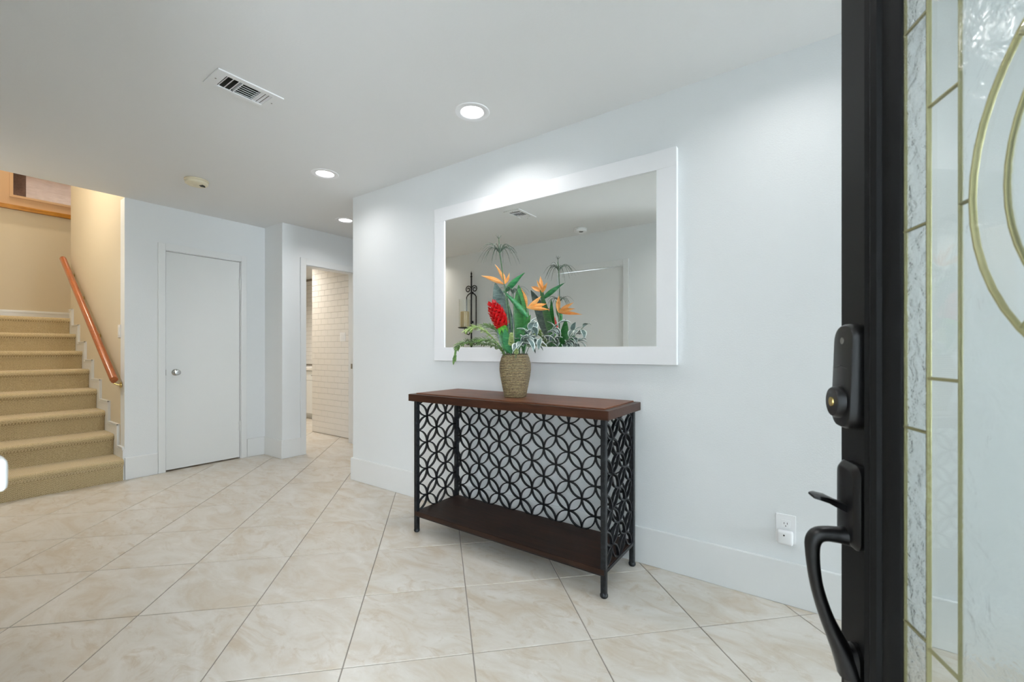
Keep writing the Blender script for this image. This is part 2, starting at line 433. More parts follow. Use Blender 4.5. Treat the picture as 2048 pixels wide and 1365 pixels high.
# ------------------------------------------------------------------ closet door
d = thing('door_1', (XB, (DY0 + DY1) / 2, 0), 'plain white closet door with round chrome knob', 'door', kind='structure')
MB().box(XB - 0.045, XB - 0.008, DY0 + 0.014, DY1 - 0.014, 0.014, DZ - 0.014).build('slab', 'door_white', d, bevel=0.002)
MB().box(XB - 0.12, XB - 0.0, DY0, DY0 + 0.011, 0, DZ).box(XB - 0.12, XB, DY1 - 0.011, DY1, 0, DZ).box(XB - 0.12, XB, DY0, DY1, DZ - 0.011, DZ).build('jamb', 'trim', d)
MB().box(XB, XB + 0.014, 1.354, 1.408, 0, 2.118).build('casing', 'trim', d, bevel=0.003)
MB().box(XB, XB + 0.014, 2.052, 2.106, 0, 2.118).build('casing', 'trim', d, bevel=0.003)
MB().box(XB, XB + 0.0145, 1.408, 2.052, 2.055, 2.118).build('casing', 'trim', d, bevel=0.003)
kn = MB().lathe([(0.0, 0.0), (0.030, 0.0), (0.031, 0.004), (0.026, 0.009), (0.012, 0.012), (0.011, 0.03), (0.018, 0.036), (0.026, 0.045), (0.0265, 0.056), (0.021, 0.063), (0.0, 0.065)], (XB - 0.008, 1.49, 0.922), 24, 'x')
kn.build('knob', 'chrome', d, smooth=True)
MB().box(XB - 0.012, XB - 0.001, 1.4145, 1.4165, 0.895, 0.95).build('latch', 'steel', d)
for z in (1.81, 0.34):
    mb = MB().tube([(XB + 0.004, 2.046, z - 0.05), (XB + 0.004, 2.046, z + 0.05)], 0.006, 8)
    mb.box(XB - 0.008, XB - 0.004, 2.028, 2.046, z - 0.05, z + 0.05)
    mb.build('hinge', 'trim', d)

# white door on the front wall (seen in the mirror)
d = thing('door_3', ((CX0 + CX1) / 2, YF, 0), 'white flush door reflected in the mirror', 'door', kind='structure')
MB().box(CX0 + 0.012, CX1 - 0.012, YF - 0.06, YF - 0.022, 0.012, 2.045).build('slab', 'door_white', d, bevel=0.002)
MB().box(CX0, CX0 + 0.010, -0.16, YF, 0, 2.062).box(CX1 - 0.010, CX1, -0.16, YF, 0, 2.062).box(CX0, CX1, -0.16, YF, 2.05, 2.062).build('jamb', 'trim', d)
for (a, b, z0, z1) in ((CX0 - 0.055, CX0 + 0.006, 0, 2.118), (CX1 - 0.006, CX1 + 0.055, 0, 2.118), (CX0 + 0.006, CX1 - 0.006, 2.056, 2.118)):
    MB().box(a, b, YF, YF + 0.015, z0, z1).build('casing', 'trim', d, bevel=0.003)

# bathroom doorway
d = thing('door_4', (XH, (BY0 + BY1) / 2, 0), 'white cased doorway opening to the tiled bathroom', 'doorway', kind='structure')
MB().box(XH - 0.124, XH, BY0, BY0 + 0.012, 0, 2.062).box(XH - 0.124, XH, BY1 - 0.012, BY1, 0, 2.062).box(XH - 0.124, XH, BY0, BY1, 2.05, 2.062).build('jamb', 'trim', d)
for (a, b, z0, z1) in ((2.481, 2.542, 0, 2.130), (BY1 - 0.006, BY1 + 0.058, 0, 2.130), (2.542, BY1 - 0.006, 2.056, 2.130)):
    MB().box(XH, XH + 0.016, a, b, z0, z1).build('casing', 'trim', d, bevel=0.003)
MB().box(XH - 0.075, XH - 0.045, BY1 - 0.0145, BY1 - 0.012, 0.905, 0.965).build('strike_plate', 'steel', d)

# ------------------------------------------------------------------ staircase
RISE, RUN, XR = 0.187, 0.2976, -4.915
st = thing('staircase', (XR, 0.55, 0), 'carpeted beige staircase rising to a landing', 'stairs')
for q in range(8):
    x1 = XR - RUN * q
    x0 = x1 - RUN - 0.03 if q < 7 else -8.075
    r = 0.028
    prof = [(x0, RISE * q + 0.0), (x1 - 0.012, RISE * q + 0.0), (x1 - 0.008, RISE * (q + 1) - 0.065)]
    cxn, czn = x1 - r + 0.014, RISE * (q + 1) - r
    for a in range(-60, 91, 15):
        prof.append((cxn + r * math.cos(math.radians(a)), czn + r * math.sin(math.radians(a))))
    prof.append((x0, RISE * (q + 1)))
    MB().prism(prof, lambda a, b, dd: (a, dd, b), YF + 0.003, YS - 0.013).build('stair_step', 'carpet', st, smooth=True)
MB().box(-8.075, -7.025, YS - 0.012, 2.285, RISE * 7, RISE * 8).build('landing', 'carpet', st)

# stepped skirting on the stair wall
sk = []
dx, dz = 0.13, 0.100
top = [(XB + 0.0, 0.0), (XB, 0.245)]
cur = XR + dx
for q in range(1, 9):
    xa = min(XB - 0.0, XR - RUN * (q - 1) + dx); xb = XR - RUN * q + dx
    z = RISE * q + dz
    if q == 1: top += [(XB, 0.262), (XB - 0.02, z)]
    else: top += [(xa, z)]
    if q < 8: top += [(xb, z)]
    else: top += [(-7.02, z)]
poly = top + [(-7.02, 1.2), (-5.6, 0.0)]
skirt = struct('baseboard_stair', MB().prism(poly, lambda a, b, dd: (a, dd, b), YS - 0.012, YS), 'trim', 'white stepped skirting board climbing beside the carpeted stairs')
mb = MB(); mb2 = MB()
for q in range(1, 9):
    z = RISE * q + dz
    xa = XR - RUN * (q - 1) + dx if q > 1 else XB; xb = XR - RUN * q + dx if q < 8 else -7.02
    for (m_, o_, w_, t_) in ((mb, 0.0, 0.010, 0.020), (mb2, 0.020, 0.008, 0.017)):
        m_.box(xb - o_, xa - o_ * (q > 1), YS - t_, YS - 0.011, z - o_ - w_, z - o_)
        if q < 8: m_.box(xb - o_ - w_, xb - o_, YS - t_, YS - 0.011, z - o_ - w_, z + RISE - o_)
mb.build('cap_bead', 'trim', skirt); mb2.build('lower_bead', 'trim', skirt)

# handrail
hr = thing('handrail', (-5.95, YS, 0.9), 'glossy orange oak handrail sloping up the stair wall', 'handrail')
p0, p1 = Vector((-4.965, 1.058, 0.872)), Vector((-7.02, 1.058, 2.168))
dr = (p1 - p0).normalized()
sec = []
for a in range(0, 360, 20):
    c, s_ = math.cos(math.radians(a)), math.sin(math.radians(a))
    sec.append((0.029 * c * (1 if s_ > -0.3 else 0.8), 0.033 * s_))
upv = Vector((0, 1, 0)).cross(dr); upv = upv if upv.z > 0 else -upv
mb = MB()
V = [p + Vector((0, 1, 0)) * a + upv * b for p in (p0, p1) for a, b in sec]
n = len(sec)
mb.add(V, [tuple(range(n)), tuple(range(2 * n - 1, n - 1, -1))] + [(i, n + i, n + (i + 1) % n, (i + 1) % n) for i in range(n)])
mb.build('rail', 'oak', hr, smooth=True, bevel=0.003)
for t in (0.02, 0.36, 0.68, 0.9):
    p = p0.lerp(p1, t) - upv * 0.03
    mb = MB().tube([p, p + Vector((0, 0.012, -0.03)), p + Vector((0, 0.04, -0.045)), (p.x, YS, p.z - 0.048)], 0.006, 8)
    mb.lathe([(0.0, 0), (0.026, 0), (0.026, 0.004), (0.012, 0.010), (0.0, 0.010)], (p.x, YS - 0.010, p.z - 0.048), 16, 'y')
    mb.build('bracket', 'gold', hr, smooth=True)

def switch(name, loc, label, axis, wide=0.07):
    t = thing(name, loc, label, 'light switch')
    x, y, z = loc
    MB().box(x - wide / 2, x + wide / 2, y - 0.006, y, z - 0.057, z + 0.057).build('plate', 'plastic', t, bevel=0.0025)
    for q in ([0] if wide < 0.1 else [-0.023, 0.023]):
        MB().box(x + q - 0.016, x + q + 0.016, y - 0.010, y - 0.005, z - 0.033, z + 0.033).build('rocker', 'plastic', t, bevel=0.002)
switch('light_switch', (-5.085, YS, 1.30), 'white light switch on the stair wall above the handrail end', 'y')

# ------------------------------------------------------------------ bathroom
wb_ = struct('wall_bath', MB().box(-5.758, XH - 0.124, 3.306, 3.43, 0, CEIL), 'tile_grout', 'white subway tile wall seen through the bathroom doorway')
TW, TH = 0.1535, 0.0775
def sub_tile(w):
    return MB().box(0.001, w - 0.001, -0.007, 0.001, 0.001, TH - 0.001).mesh('wall_tile', 'glaze', bevel=0.0018, seg=1)
full, halft = sub_tile(TW), sub_tile(TW / 2)
def tile_field(parent, x0, x1, y, z0, z1):
    row = 0; z = z0
    while z + TH <= z1 + 0.001:
        x = x0
        if row % 2:
            o = link('wall_tile', halft, parent, True); o.location = (x, y, z); x += TW / 2
        while x + TW / 2 <= x1 + 0.002:
            w = full if x + TW <= x1 + 0.002 else halft
            o = link('wall_tile', w, parent, True); o.location = (x, y, z); x += TW if w is full else TW / 2
        row += 1; z += TH
tile_field(wb_, -5.758, XH - 0.124, 3.306, 0.004, 2.40)
wf_ = struct('wall_bath_far', MB().box(-8.0, XH - 0.124, 4.42, 4.54, 0, CEIL), 'tile_grout', 'far white tiled wall above the bathroom vanity')
tile_field(wf_, -7.95, -6.75, 4.42, 0.87, 2.44)
struct('wall_bath_left', MB().box(-8.12, -8.0, 2.41, 4.54, 0, CEIL), 'wall', 'bathroom side wall')
switch('light_switch', (-5.03, 3.299, 1.30), 'double white switch plate on the bathroom tile wall', 'y', 0.115)
vc = thing('vanity_cabinet', (-6.9, 3.85, 0), 'white bathroom vanity cabinet glimpsed through the doorway', 'cabinet')
MB().box(-7.98, -5.82, 3.872, 4.41, 0.09, 0.80).box(-7.98, -5.82, 3.93, 4.41, 0.0, 0.09).build('body', 'door_white', vc)
for q in range(4):
    x0 = -7.98 + 0.54 * q
    MB().box(x0 + 0.006, x0 + 0.534, 3.852, 3.872, 0.64, 0.79).build('drawer_front', 'door_white', vc, bevel=0.003)
    dd = MB().box(x0 + 0.006, x0 + 0.534, 3.852, 3.872, 0.10, 0.63).build('cabinet_door', 'door_white', vc, bevel=0.003)
    hx = x0 + (0.50 if q % 2 == 0 else 0.04)
    MB().tube([(hx, 3.852, 0.40), (hx, 3.828, 0.40), (hx, 3.828, 0.56), (hx, 3.852, 0.56)], 0.006, 8).build('pull', 'steel', dd)
    MB().tube([(x0 + 0.2, 3.852, 0.72), (x0 + 0.2, 3.828, 0.72), (x0 + 0.34, 3.828, 0.72), (x0 + 0.34, 3.852, 0.72)], 0.006, 8).build('pull', 'steel', vc)
ct = MB().box(-8.0, -5.80, 3.835, 4.413, 0.80, 0.84).build('countertop', 'stone_top', bevel=0.004)
tag(ct, 'white countertop on the bathroom vanity', 'countertop')

# ------------------------------------------------------------------ ceiling fittings
def downlight(loc, label, lens='lamp', watt=LAMP):
    t = thing('recessed_downlight', loc, label, 'ceiling light', 'recessed downlights')
    MB().lathe([(0.0735, 0.032), (0.056, 0.028), (0.0545, 0.020), (0.060, 0.002), (0.068, -0.004), (0.095, -0.003), (0.098, 0.0), (0.076, 0.0005), (0.0755, 0.03)], (0, 0, 0), 48).build('trim_ring', 'frame_white', t, smooth=True, local=True)
    MB().lathe([(0.0, 0.019), (0.03, 0.020), (0.050, 0.023), (0.055, 0.027), (0.055, 0.034), (0.0, 0.045)], (0, 0, 0), 40).build('lens', lens, t, smooth=True, local=True)
    MB().lathe([(0.0755, 0.028), (0.0755, 0.12), (0.0, 0.12)], (0, 0, 0), 24).build('can', 'steel', t, local=True)
    ld = bpy.data.lights.new('downlight_lamp', 'AREA'); ld.shape = 'DISK'; ld.size = 0.104
    ld.energy = watt; ld.spread = math.radians(145); ld.color = M[lens].node_tree.nodes['Principled BSDF'].inputs['Emission Color'].default_value[:3]
    lo = bpy.data.objects.new('downlight_lamp', ld); COL.objects.link(lo); lo.parent = t; lo.location = (0, 0, 0.017)
    return t
downlight((*LIGHTS[0], CEIL), 'recessed downlight at the top edge of the photo, nearest the front door', 'lamp', 2.0)
downlight((*LIGHTS[1], CEIL), 'lit round recessed downlight above the mirror')
downlight((*LIGHTS[2], CEIL), 'lit recessed downlight near the mirror wall corner', 'lamp', 2.7)
downlight((*LIGHTS[3], CEIL), 'lit recessed downlight in the hallway before the bathroom', 'lamp', 3.6)
downlight((-0.9, 0.45, CEIL), 'added recessed downlight just inside the front doorway, unseen fill', 'lamp', 3.6)  # added out of view to fill the near floor and table front
downlight((-4.72, 0.15, CEIL), 'added recessed downlight before the foot of the stairs, unseen fill', 'lamp_bath', 6.0)  # unseen lamp added to lift the dark floor on the left
downlight((*BATH_LIGHT, CEIL), 'warm recessed downlight inside the bathroom', 'lamp_bath', 10)
downlight((-6.75, 3.45, CEIL), 'added warm recessed downlight over the bathroom vanity, out of view', 'lamp_bath', 18)  # second bath lamp, added to brighten the far tiles
downlight((-5.9, 0.55, 5.165), 'warm recessed downlight high over the stairs', 'lamp_warm', 3)
downlight((-7.5, 0.9, 5.165), 'added warm recessed downlight high over the stair landing, out of view', 'lamp_warm', 19)  # extra copy added for more warm light on the landing
downlight((-9.0, 1.6, 4.265), 'warm recessed downlight in the loft ceiling', 'lamp_loft', 1.2)
ws = thing('stair_fill_sconce', (-5.55, YF, 2.85), 'unseen warm sconce added to light the stairs', 'fill light')  # made-up sconce out of view, lights the stair wall and left floor
MB().lathe([(0.0, 0.0), (0.055, 0.0), (0.055, 0.012), (0.02, 0.02), (0.0, 0.02)], (-5.55, YF, 2.80), 24, 'y').tube([(-5.55, YF + 0.015, 2.80), (-5.55, YF + 0.09, 2.80), (-5.55, YF + 0.10, 2.82)], 0.008, 8).build('arm', 'steel', ws, smooth=True)
MB().lathe([(0.012, -0.03), (0.03, -0.012), (0.034, 0.0), (0.03, 0.0), (0.0, -0.006)], (-5.55, YF + 0.10, 2.825), 20).build('socket_cup', 'steel', ws, smooth=True)
ld = bpy.data.lights.new('stair_fill_lamp', 'POINT'); ld.energy = 42; ld.shadow_soft_size = 0.065; ld.color = (1.0, 0.91, 0.77)
lo = bpy.data.objects.new('stair_fill_lamp', ld); COL.objects.link(lo); lo.parent = ws; lo.location = (0, 0.10, 0.035)

vt = thing('ceiling_vent', (-2.4, 1.015, CEIL), 'white rectangular ceiling air vent with metal louvers', 'vent')
z0, z1 = CEIL - 0.007, CEIL
fx0, fx1, fy0, fy1 = -2.492, -2.310, 0.862, 1.170
MB().box(fx0, fx1, fy0, VY0 + 0.004, z0, z1).box(fx0, fx1, VY1 - 0.004, fy1, z0, z1).box(fx0, VX0 + 0.003, VY0, VY1, z0, z1).box(VX1 - 0.003, fx1, VY0, VY1, z0, z1).build('frame', 'ceiling', vt, bevel=0.002)
MB().box(VX0 - 0.004, VX1 + 0.004, VY0 - 0.004, VY1 + 0.004, CEIL + 0.10, CEIL + 0.11).box(VX0 - 0.004, VX0, VY0, VY1, CEIL, CEIL + 0.1).box(VX1, VX1 + 0.004, VY0, VY1, CEIL, CEIL + 0.1).box(VX0, VX1, VY0 - 0.004, VY0, CEIL, CEIL + 0.1).box(VX0, VX1, VY1, VY1 + 0.004, CEIL, CEIL + 0.1).build('duct', 'dark', vt)
def louver(p, q, w, tilt):
    p, q = Vector(p), Vector(q); t = (q - p).normalized(); s_ = Vector((0, 0, 1)).cross(t)
    wv = s_ * math.cos(tilt) * w / 2 + Vector((0, 0, 1)) * math.sin(tilt) * w / 2
    nv = t.cross(wv).normalized() * 0.0008
    vs = [a + b + c for a in (p, q) for b in (wv, -wv) for c in (nv, -nv)]
    MB().add(vs, [(0, 1, 3, 2), (4, 6, 7, 5), (0, 4, 5, 1), (2, 3, 7, 6), (0, 2, 6, 4), (1, 5, 7, 3)]).build('louver', 'frame_white', vt)
for y in (0.918, 0.944, 0.970): louver((VX0, y, CEIL - 0.001), (VX1, y, CEIL - 0.001), 0.011, 0.7)
for q in range(6):
    x = VX0 + 0.013 + q * 0.020; louver((x, 0.986, CEIL - 0.001), (x, 1.070, CEIL - 0.001), 0.011, 0.7)
for y in (0.984, 1.073): MB().box(VX0, VX1, y - 0.002, y + 0.002, CEIL - 0.006, CEIL + 0.012).build('divider', 'frame_white', vt)
for y in (1.086, 1.103, 1.120): louver((VX0, y, CEIL - 0.001), (VX1, y, CEIL - 0.001), 0.011, -0.7)
for y in (0.884, 1.148): MB().lathe([(0.0, 0), (0.004, 0), (0.0035, -0.002), (0, -0.0025)], (-2.4, y, CEIL - 0.007), 10).build('screw', 'steel', vt)

def alarm(loc, label, r, mat):
    t = thing('smoke_alarm', loc, label, 'smoke alarm')
    MB().lathe([(r * 0.9, 0.0), (r, -0.003), (r, -0.014), (r * 0.93, -0.016)], (0, 0, 0), 40).build('mount', mat, t, smooth=True, local=True)
    MB().lathe([(r * 0.93, -0.012), (r * 0.96, -0.020), (r * 0.93, -0.034), (r * 0.78, -0.042), (r * 0.3, -0.044), (0, -0.044)], (0, 0, 0), 40).build('cover', mat, t, smooth=True, local=True)
    for q in range(5):
        a = 0.5 + q * 0.22
        MB().box(r * 0.3, r * 0.7, -0.003, 0.003, -0.0465, -0.040).build('slot', 'dark', t, local=True).rotation_euler = (0, 0, a)
    MB().lathe([(0.0, -0.049), (0.009, -0.048), (0.010, -0.042)], (-r * 0.3, -r * 0.3, 0), 16).build('test_button', mat, t, smooth=True, local=True)
alarm((-3.975, 1.333, CEIL), 'yellowed round smoke alarm on the ceiling before the closet door', 0.080, 'cream_plastic')
alarm((-2.144, 0.22, CEIL), 'smoke alarm on the ceiling reflected in the mirror', 0.070, 'plastic')

# ------------------------------------------------------------------ mirror
mr = thing('wall_mirror', (-1.45, YW, 1.056), 'large rectangular mirror in a flat white frame', 'mirror')
mx0, mx1, mz0, mz1 = -2.303, -0.591, 1.055, 2.157
ix0, ix1, iz0, iz1 = -2.203, -0.692, 1.150, 2.060
yf0, yf1 = YW - 0.032, YW - 0.001
MB().box(mx0, mx1, yf0, yf1, iz1, mz1).build('top_rail', 'frame_white', mr, bevel=0.0015)
MB().box(mx0, mx1, yf0, yf1, mz0, iz0).build('bottom_rail', 'frame_white', mr, bevel=0.0015)
MB().box(mx0, ix0, yf0 + 0.0003, yf1, iz0, iz1).build('side_rail', 'frame_white', mr, bevel=0.0015)
MB().box(ix1, mx1, yf0 + 0.0003, yf1, iz0, iz1).build('side_rail', 'frame_white', mr, bevel=0.0015)
MB().box(ix0 - 0.01, ix1 + 0.01, YW - 0.024, YW - 0.018, iz0 - 0.01, iz1 + 0.01).build('mirror_glass', 'mirror', mr)

# ------------------------------------------------------------------ console table
tb = thing('console_table', (-1.43, 2.035, 0), 'dark wood console table with black iron circle lattice sides', 'table')
TX0, TX1, TY0, TY1, TZ0, TZ1 = -2.090, -0.772, 1.824, 2.252, 0.815, 0.858
MB().box(TX0, TX1, TY0, TY1, TZ0, TZ1).build('tabletop', 'walnut', tb, bevel=0.003)
MB().box(TX0 + 0.034, TX1 - 0.034, TY0 + 0.034, TY1 - 0.012, TZ1 - 0.002, TZ1 + 0.006).build('top_panel', 'walnut_top_glare', tb, bevel=0.0015)
LX, LY = (-2.052, -0.808), (1.860, 2.222)
for x in LX:
    for y in LY:
        lg = MB().box(x - 0.0125, x + 0.0125, y - 0.0125, y + 0.0125, 0.014, TZ0).build('leg', 'iron', tb, bevel=0.003)
        MB().lathe([(0.0, 0.0), (0.014, 0.0), (0.0185, 0.006), (0.0185, 0.014), (0.014, 0.020), (0.013, 0.024)], (x, y, 0), 16).build('foot', 'iron', lg, smooth=True)
MB().box(LX[0] - 0.006, LX[1] + 0.006, LY[0] - 0.014, LY[1] + 0.010, 0.104, 0.130).build('shelf', 'walnut_dark', tb, bevel=0.003)
MB().box(LX[0], LX[1], LY[0] - 0.012, LY[0] + 0.004, 0.098, 0.114).build('shelf_rail', 'iron', tb, bevel=0.002)
RR, RW, RD = 0.0835, 0.0034, 0.007
def ring_mesh(angs, closed, plane):
    mb = MB(); nn = len(angs); V = []; Fc = []
    for a in angs:
        for r, dd in ((RR - RW, -RD), (RR + RW, -RD), (RR + RW, RD), (RR - RW, RD)):
            u_, w_ = r * math.cos(a), r * math.sin(a)
            V.append((u_, dd, w_) if plane == 'y' else (dd, u_, w_))
    for i in range(nn if closed else nn - 1):
        j = (i + 1) % nn
        for q in range(4): Fc.append((i * 4 + q, i * 4 + (q + 1) % 4, j * 4 + (q + 1) % 4, j * 4 + q))
    if not closed: Fc += [(0, 1, 2, 3), tuple((nn - 1) * 4 + q for q in (3, 2, 1, 0))]
    return mb.add(V, Fc).mesh('ring', 'iron', smooth=True)
STEP = 28
full_ring = {p: ring_mesh([2 * math.pi * q / STEP for q in range(STEP)], True, p) for p in 'yx'}
def lattice(plane, fixed, u0, u1, w0, w1, un, wn):
    """un, wn: one ring centre; centres sit on a checkerboard of pitch RR"""
    c = (lambda u_, w_: (u_, fixed, w_)) if plane == 'y' else (lambda u_, w_: (fixed, u_, w_))
    pan = MB(); up_ = MB()
    if plane == 'y': pan.box(u0, u1, fixed - 0.008, fixed + 0.008, w0 - 0.012, w0); up_.box(u0, u1, fixed - 0.008, fixed + 0.008, w1, w1 + 0.01)
    else: pan.box(fixed - 0.010, fixed + 0.010, u0, u1, w0 - 0.016, w0); up_.box(fixed - 0.008, fixed + 0.008, u0, u1, w1, w1 + 0.01)
    pan = pan.build('lattice_panel', 'iron', tb); up_.build('upper_rail', 'iron', pan)
    for i in range(-16, 17):
        for j in range(-10, 11):
            if (i + j) % 2: continue
            cu, cw = un + i * RR, wn + j * RR
            ok = [u0 <= cu + RR * math.cos(t) <= u1 and w0 - 0.001 <= cw + RR * math.sin(t) <= w1 for t in [2 * math.pi * q / 112 for q in range(112)]]
            if all(ok):
                o = link('ring', full_ring[plane], pan); o.location = c(cu, cw); continue
            if not any(ok): continue
            # split into runs
            q0 = ok.index(False); run = []; runs = []
            for q in range(113):
                a = (q0 + q) % 112
                if ok[a] and q < 112: run.append(2 * math.pi * (q0 + q) / 112)
                else:
                    if len(run) > 3: runs.append(run)
                    run = []
            for rn in runs:
                sel = rn[::3] + ([rn[-1]] if (len(rn) - 1) % 3 else [])
                o = link('ring', ring_mesh(sel, False, plane), pan); o.location = c(cu, cw)
lattice('y', LY[1] - 0.002, LX[0] + 0.010, LX[1] - 0.010, 0.124, 0.806, -1.097, 0.7115)
for x in LX: lattice('x', x, LY[0] + 0.010, LY[1] - 0.010, 0.126, 0.806, 2.029, 0.7115)

# ------------------------------------------------------------------ outlet
ot = thing('wall_outlet', (-0.128, YW, 0.335), 'white wall outlet low on the wall near the front door', 'outlet')
MB().box(-0.166, -0.090, YW - 0.005, YW, 0.272, 0.398).build('plate', 'plastic', ot, bevel=0.002)
rc = MB().box(-0.145, -0.111, YW - 0.0075, YW - 0.004, 0.340, 0.374).build('receptacle', 'plastic', ot, bevel=0.002)
for x in (-0.134, -0.122): MB().box(x - 0.001, x + 0.001, YW - 0.0078, YW - 0.007, 0.355, 0.364).build('slot', 'dark', rc)
MB().box(-0.130, -0.126, YW - 0.0078, YW - 0.007, 0.346, 0.350).build('slot', 'dark', rc)
pg = thing('plug_in_device', (-0.129, YW, 0.300), 'small rounded white device plugged into the wall outlet', 'plug')
MB().box(-0.159, -0.099, YW - 0.034, YW - 0.0055, 0.270, 0.332).build('body', 'plastic', pg, bevel=0.012, seg=4, smooth=True)
MB().lathe([(0.0, -0.001), (0.0035, -0.001), (0.0035, 0.001)], (-0.133, YW - 0.0345, 0.314), 12, 'y').build('button', 'dark', pg)

# ------------------------------------------------------------------ open front door
DW = 0.915
P0 = Vector((0.0263, 0.8780, 0))          # free edge of the open leaf
ang = math.radians(-69.740)        # direction from the free edge to the hinge
fd = thing('door_2', P0, 'open black front door with leaded glass and black handle set', 'door', rz=ang, kind='structure')
# local frame: x from the free edge to the hinge, -y out of the exterior face, z up
def L(mb, name, mat, parent=fd, **kw): return mb.build(name, mat, parent, local=True, **kw)
GX0, GX1, GZ0, GZ1 = 0.152, DW - 0.152, 0.26, 1.86
L(MB().box(0, 0.0875, 0, 0.042, 0.012, 2.04), 'stile', 'black_door', bevel=0.002)
L(MB().box(DW - 0.0875, DW, 0, 0.045, 0.012, 2.04), 'stile', 'black_door', bevel=0.002)
L(MB().box(0.0875, DW - 0.0875, 0.0004, 0.042, 0.012, 0.198), 'bottom_rail', 'black_door', bevel=0.002)
L(MB().box(0.0875, DW - 0.0875, 0.0004, 0.042, 1.922, 2.04), 'top_rail', 'black_door', bevel=0.002)
# raised moulded frame round the glass
prof = [(0.088, 0.0), (0.089, -0.004), (0.094, -0.006), (0.097, -0.011), (0.106, -0.015), (0.112, -0.011), (0.115, -0.013), (0.122, -0.0155), (0.129, -0.0115),
        (0.131, -0.006), (0.137, -0.005), (0.143, -0.001), (0.151, 0.003), (0.153, 0.006), (0.153, 0.0112), (0.148, 0.0118), (0.087, 0.038), (0.085, 0.038), (0.085, 0.0)]
def frame_bar(pts_fn):
    mb = MB(); nn = len(prof); a_, b_ = [], []
    for s_, n_ in prof:
        p, q = pts_fn(s_); a_.append((p[0], n_, p[1])); b_.append((q[0], n_, q[1]))
    mb.add(a_ + b_, [tuple(range(nn)), tuple(range(2 * nn - 1, nn - 1, -1))] + [(i, nn + i, nn + (i + 1) % nn, (i + 1) % nn) for i in range(nn)])
    L(mb, 'glass_moulding', 'black_door', smooth=True)
zb, zt = GZ0 - 0.152, GZ1 + 0.152
frame_bar(lambda s_: ((s_, zb + s_), (s_, zt - s_)))
frame_bar(lambda s_: ((DW - s_, zb + s_), (DW - s_, zt - s_)))
frame_bar(lambda s_: ((s_, zb + s_), (DW - s_, zb + s_)))
frame_bar(lambda s_: ((s_, zt - s_), (DW - s_, zt - s_)))
# leaded glass: panes and cames
YG = 0.006
C1, C2 = 0.1979, 0.2487
def pane(x0, x1, z0, z1, mat):
    g = 0.0015
    L(MB().box(x0 + g, x1 - g, YG, YG + 0.005, z0 + g, z1 - g), 'pane', mat)
zs1 = [GZ0, 0.541, 0.7885, 1.034, 1.2805, 1.529, 1.775, GZ1]
zs2 = [GZ0 + 0.045, 0.466, 0.782, 1.098, 1.4145, 1.73, GZ1 - 0.045]
for k0 in range(len(zs1) - 1):
    pane(GX0, C1, zs1[k0], zs1[k0 + 1], 'glass_strip'); pane(DW - C1, GX1, zs1[k0], zs1[k0 + 1], 'glass_strip')
for k0 in range(len(zs2) - 1):
    pane(C1, C2, zs2[k0], zs2[k0 + 1], 'glass_clear'); pane(DW - C2, DW - C1, zs2[k0], zs2[k0 + 1], 'glass_clear')
pane(C1, DW - C1, GZ0, GZ0 + 0.045, 'glass_rough'); pane(C1, DW - C1, GZ1 - 0.045, GZ1, 'glass_rough')
OC, OZ, R1, R2 = DW / 2, 1.283, 0.193, 0.150
B1, B2 = 0.188, 0.150
def ell(ra, rb, t): return (OC + ra * math.cos(t), OZ + rb * math.sin(t))
NS = 48
T = [2 * math.pi * q / NS for q in range(NS)]
# field pane = rectangle minus oval, as quads
mb = MB()
def edge_pt(t):
    c, s_ = math.cos(t), math.sin(t)
    hx, h0, h1 = DW / 2 - C2, OZ - zs2[0], zs2[-1] - OZ
    kk = []
    if abs(c) > 1e-6: kk.append(hx / abs(c))
    if s_ > 1e-6: kk.append(h1 / s_)
    if s_ < -1e-6: kk.append(h0 / -s_)
    m_ = min(kk); return (OC + c * m_, OZ + s_ * m_)
TT = sorted(T + [math.atan2(sz, sx) % (2 * math.pi) for sx in (-(DW / 2 - C2), DW / 2 - C2) for sz in (-(OZ - zs2[0]), zs2[-1] - OZ)])
nn = len(TT); V = []; Fc = []
for t in TT:
    a, b = ell(R1, B1, t), edge_pt(t)
    V += [(a[0], YG, a[1]), (b[0], YG, b[1]), (b[0], YG + 0.005, b[1]), (a[0], YG + 0.005, a[1])]
for i in range(nn):
    j = (i + 1) % nn
    for q in range(4): Fc.append((i * 4 + q, i * 4 + (q + 1) % 4, j * 4 + (q + 1) % 4, j * 4 + q))
L(MB().add(V, Fc), 'pane', 'glass_rough')
for qd in range(4):            # ring of clear bevels between the ovals
    ts = [math.pi / 4 + qd * math.pi / 2 + (math.pi / 2) * q / 12 for q in range(13)]
    V = []; Fc = []
    for t in ts:
        a, b = ell(R2, B2, t), ell(R1, B1, t)
        V += [(a[0], YG, a[1]), (b[0], YG, b[1]), (b[0], YG + 0.005, b[1]), (a[0], YG + 0.005, a[1])]
    for i in range(12):
        for q in range(4): Fc.append((i * 4 + q, i * 4 + (q + 1) % 4, i * 4 + 4 + (q + 1) % 4, i * 4 + 4 + q))
    Fc += [(0, 1, 2, 3), (51, 50, 49, 48)]
    L(MB().add(V, Fc), 'pane', 'glass_clear')
L(MB().prism([ell(R2, B2, t) for t in T], lambda a, c, dd: (a, dd, c), YG, YG + 0.005), 'pane', 'glass_rough')
def came(pts, r=0.0021, closed=False):
    L(MB().tube([(a, YG + 0.0025, c) for a, c in pts], r, 8, closed, up=(0, 1, 0), flat=1.2), 'came', 'brass', smooth=True)
for x in (GX0 + 0.003, C1, C2, DW - C2, DW - C1, GX1 - 0.003): came([(x, GZ0), (x, GZ1)])
for z in zs1[1:-1]:
    came([(GX0, z), (C1, z)]); came([(DW - C1, z), (GX1, z)])
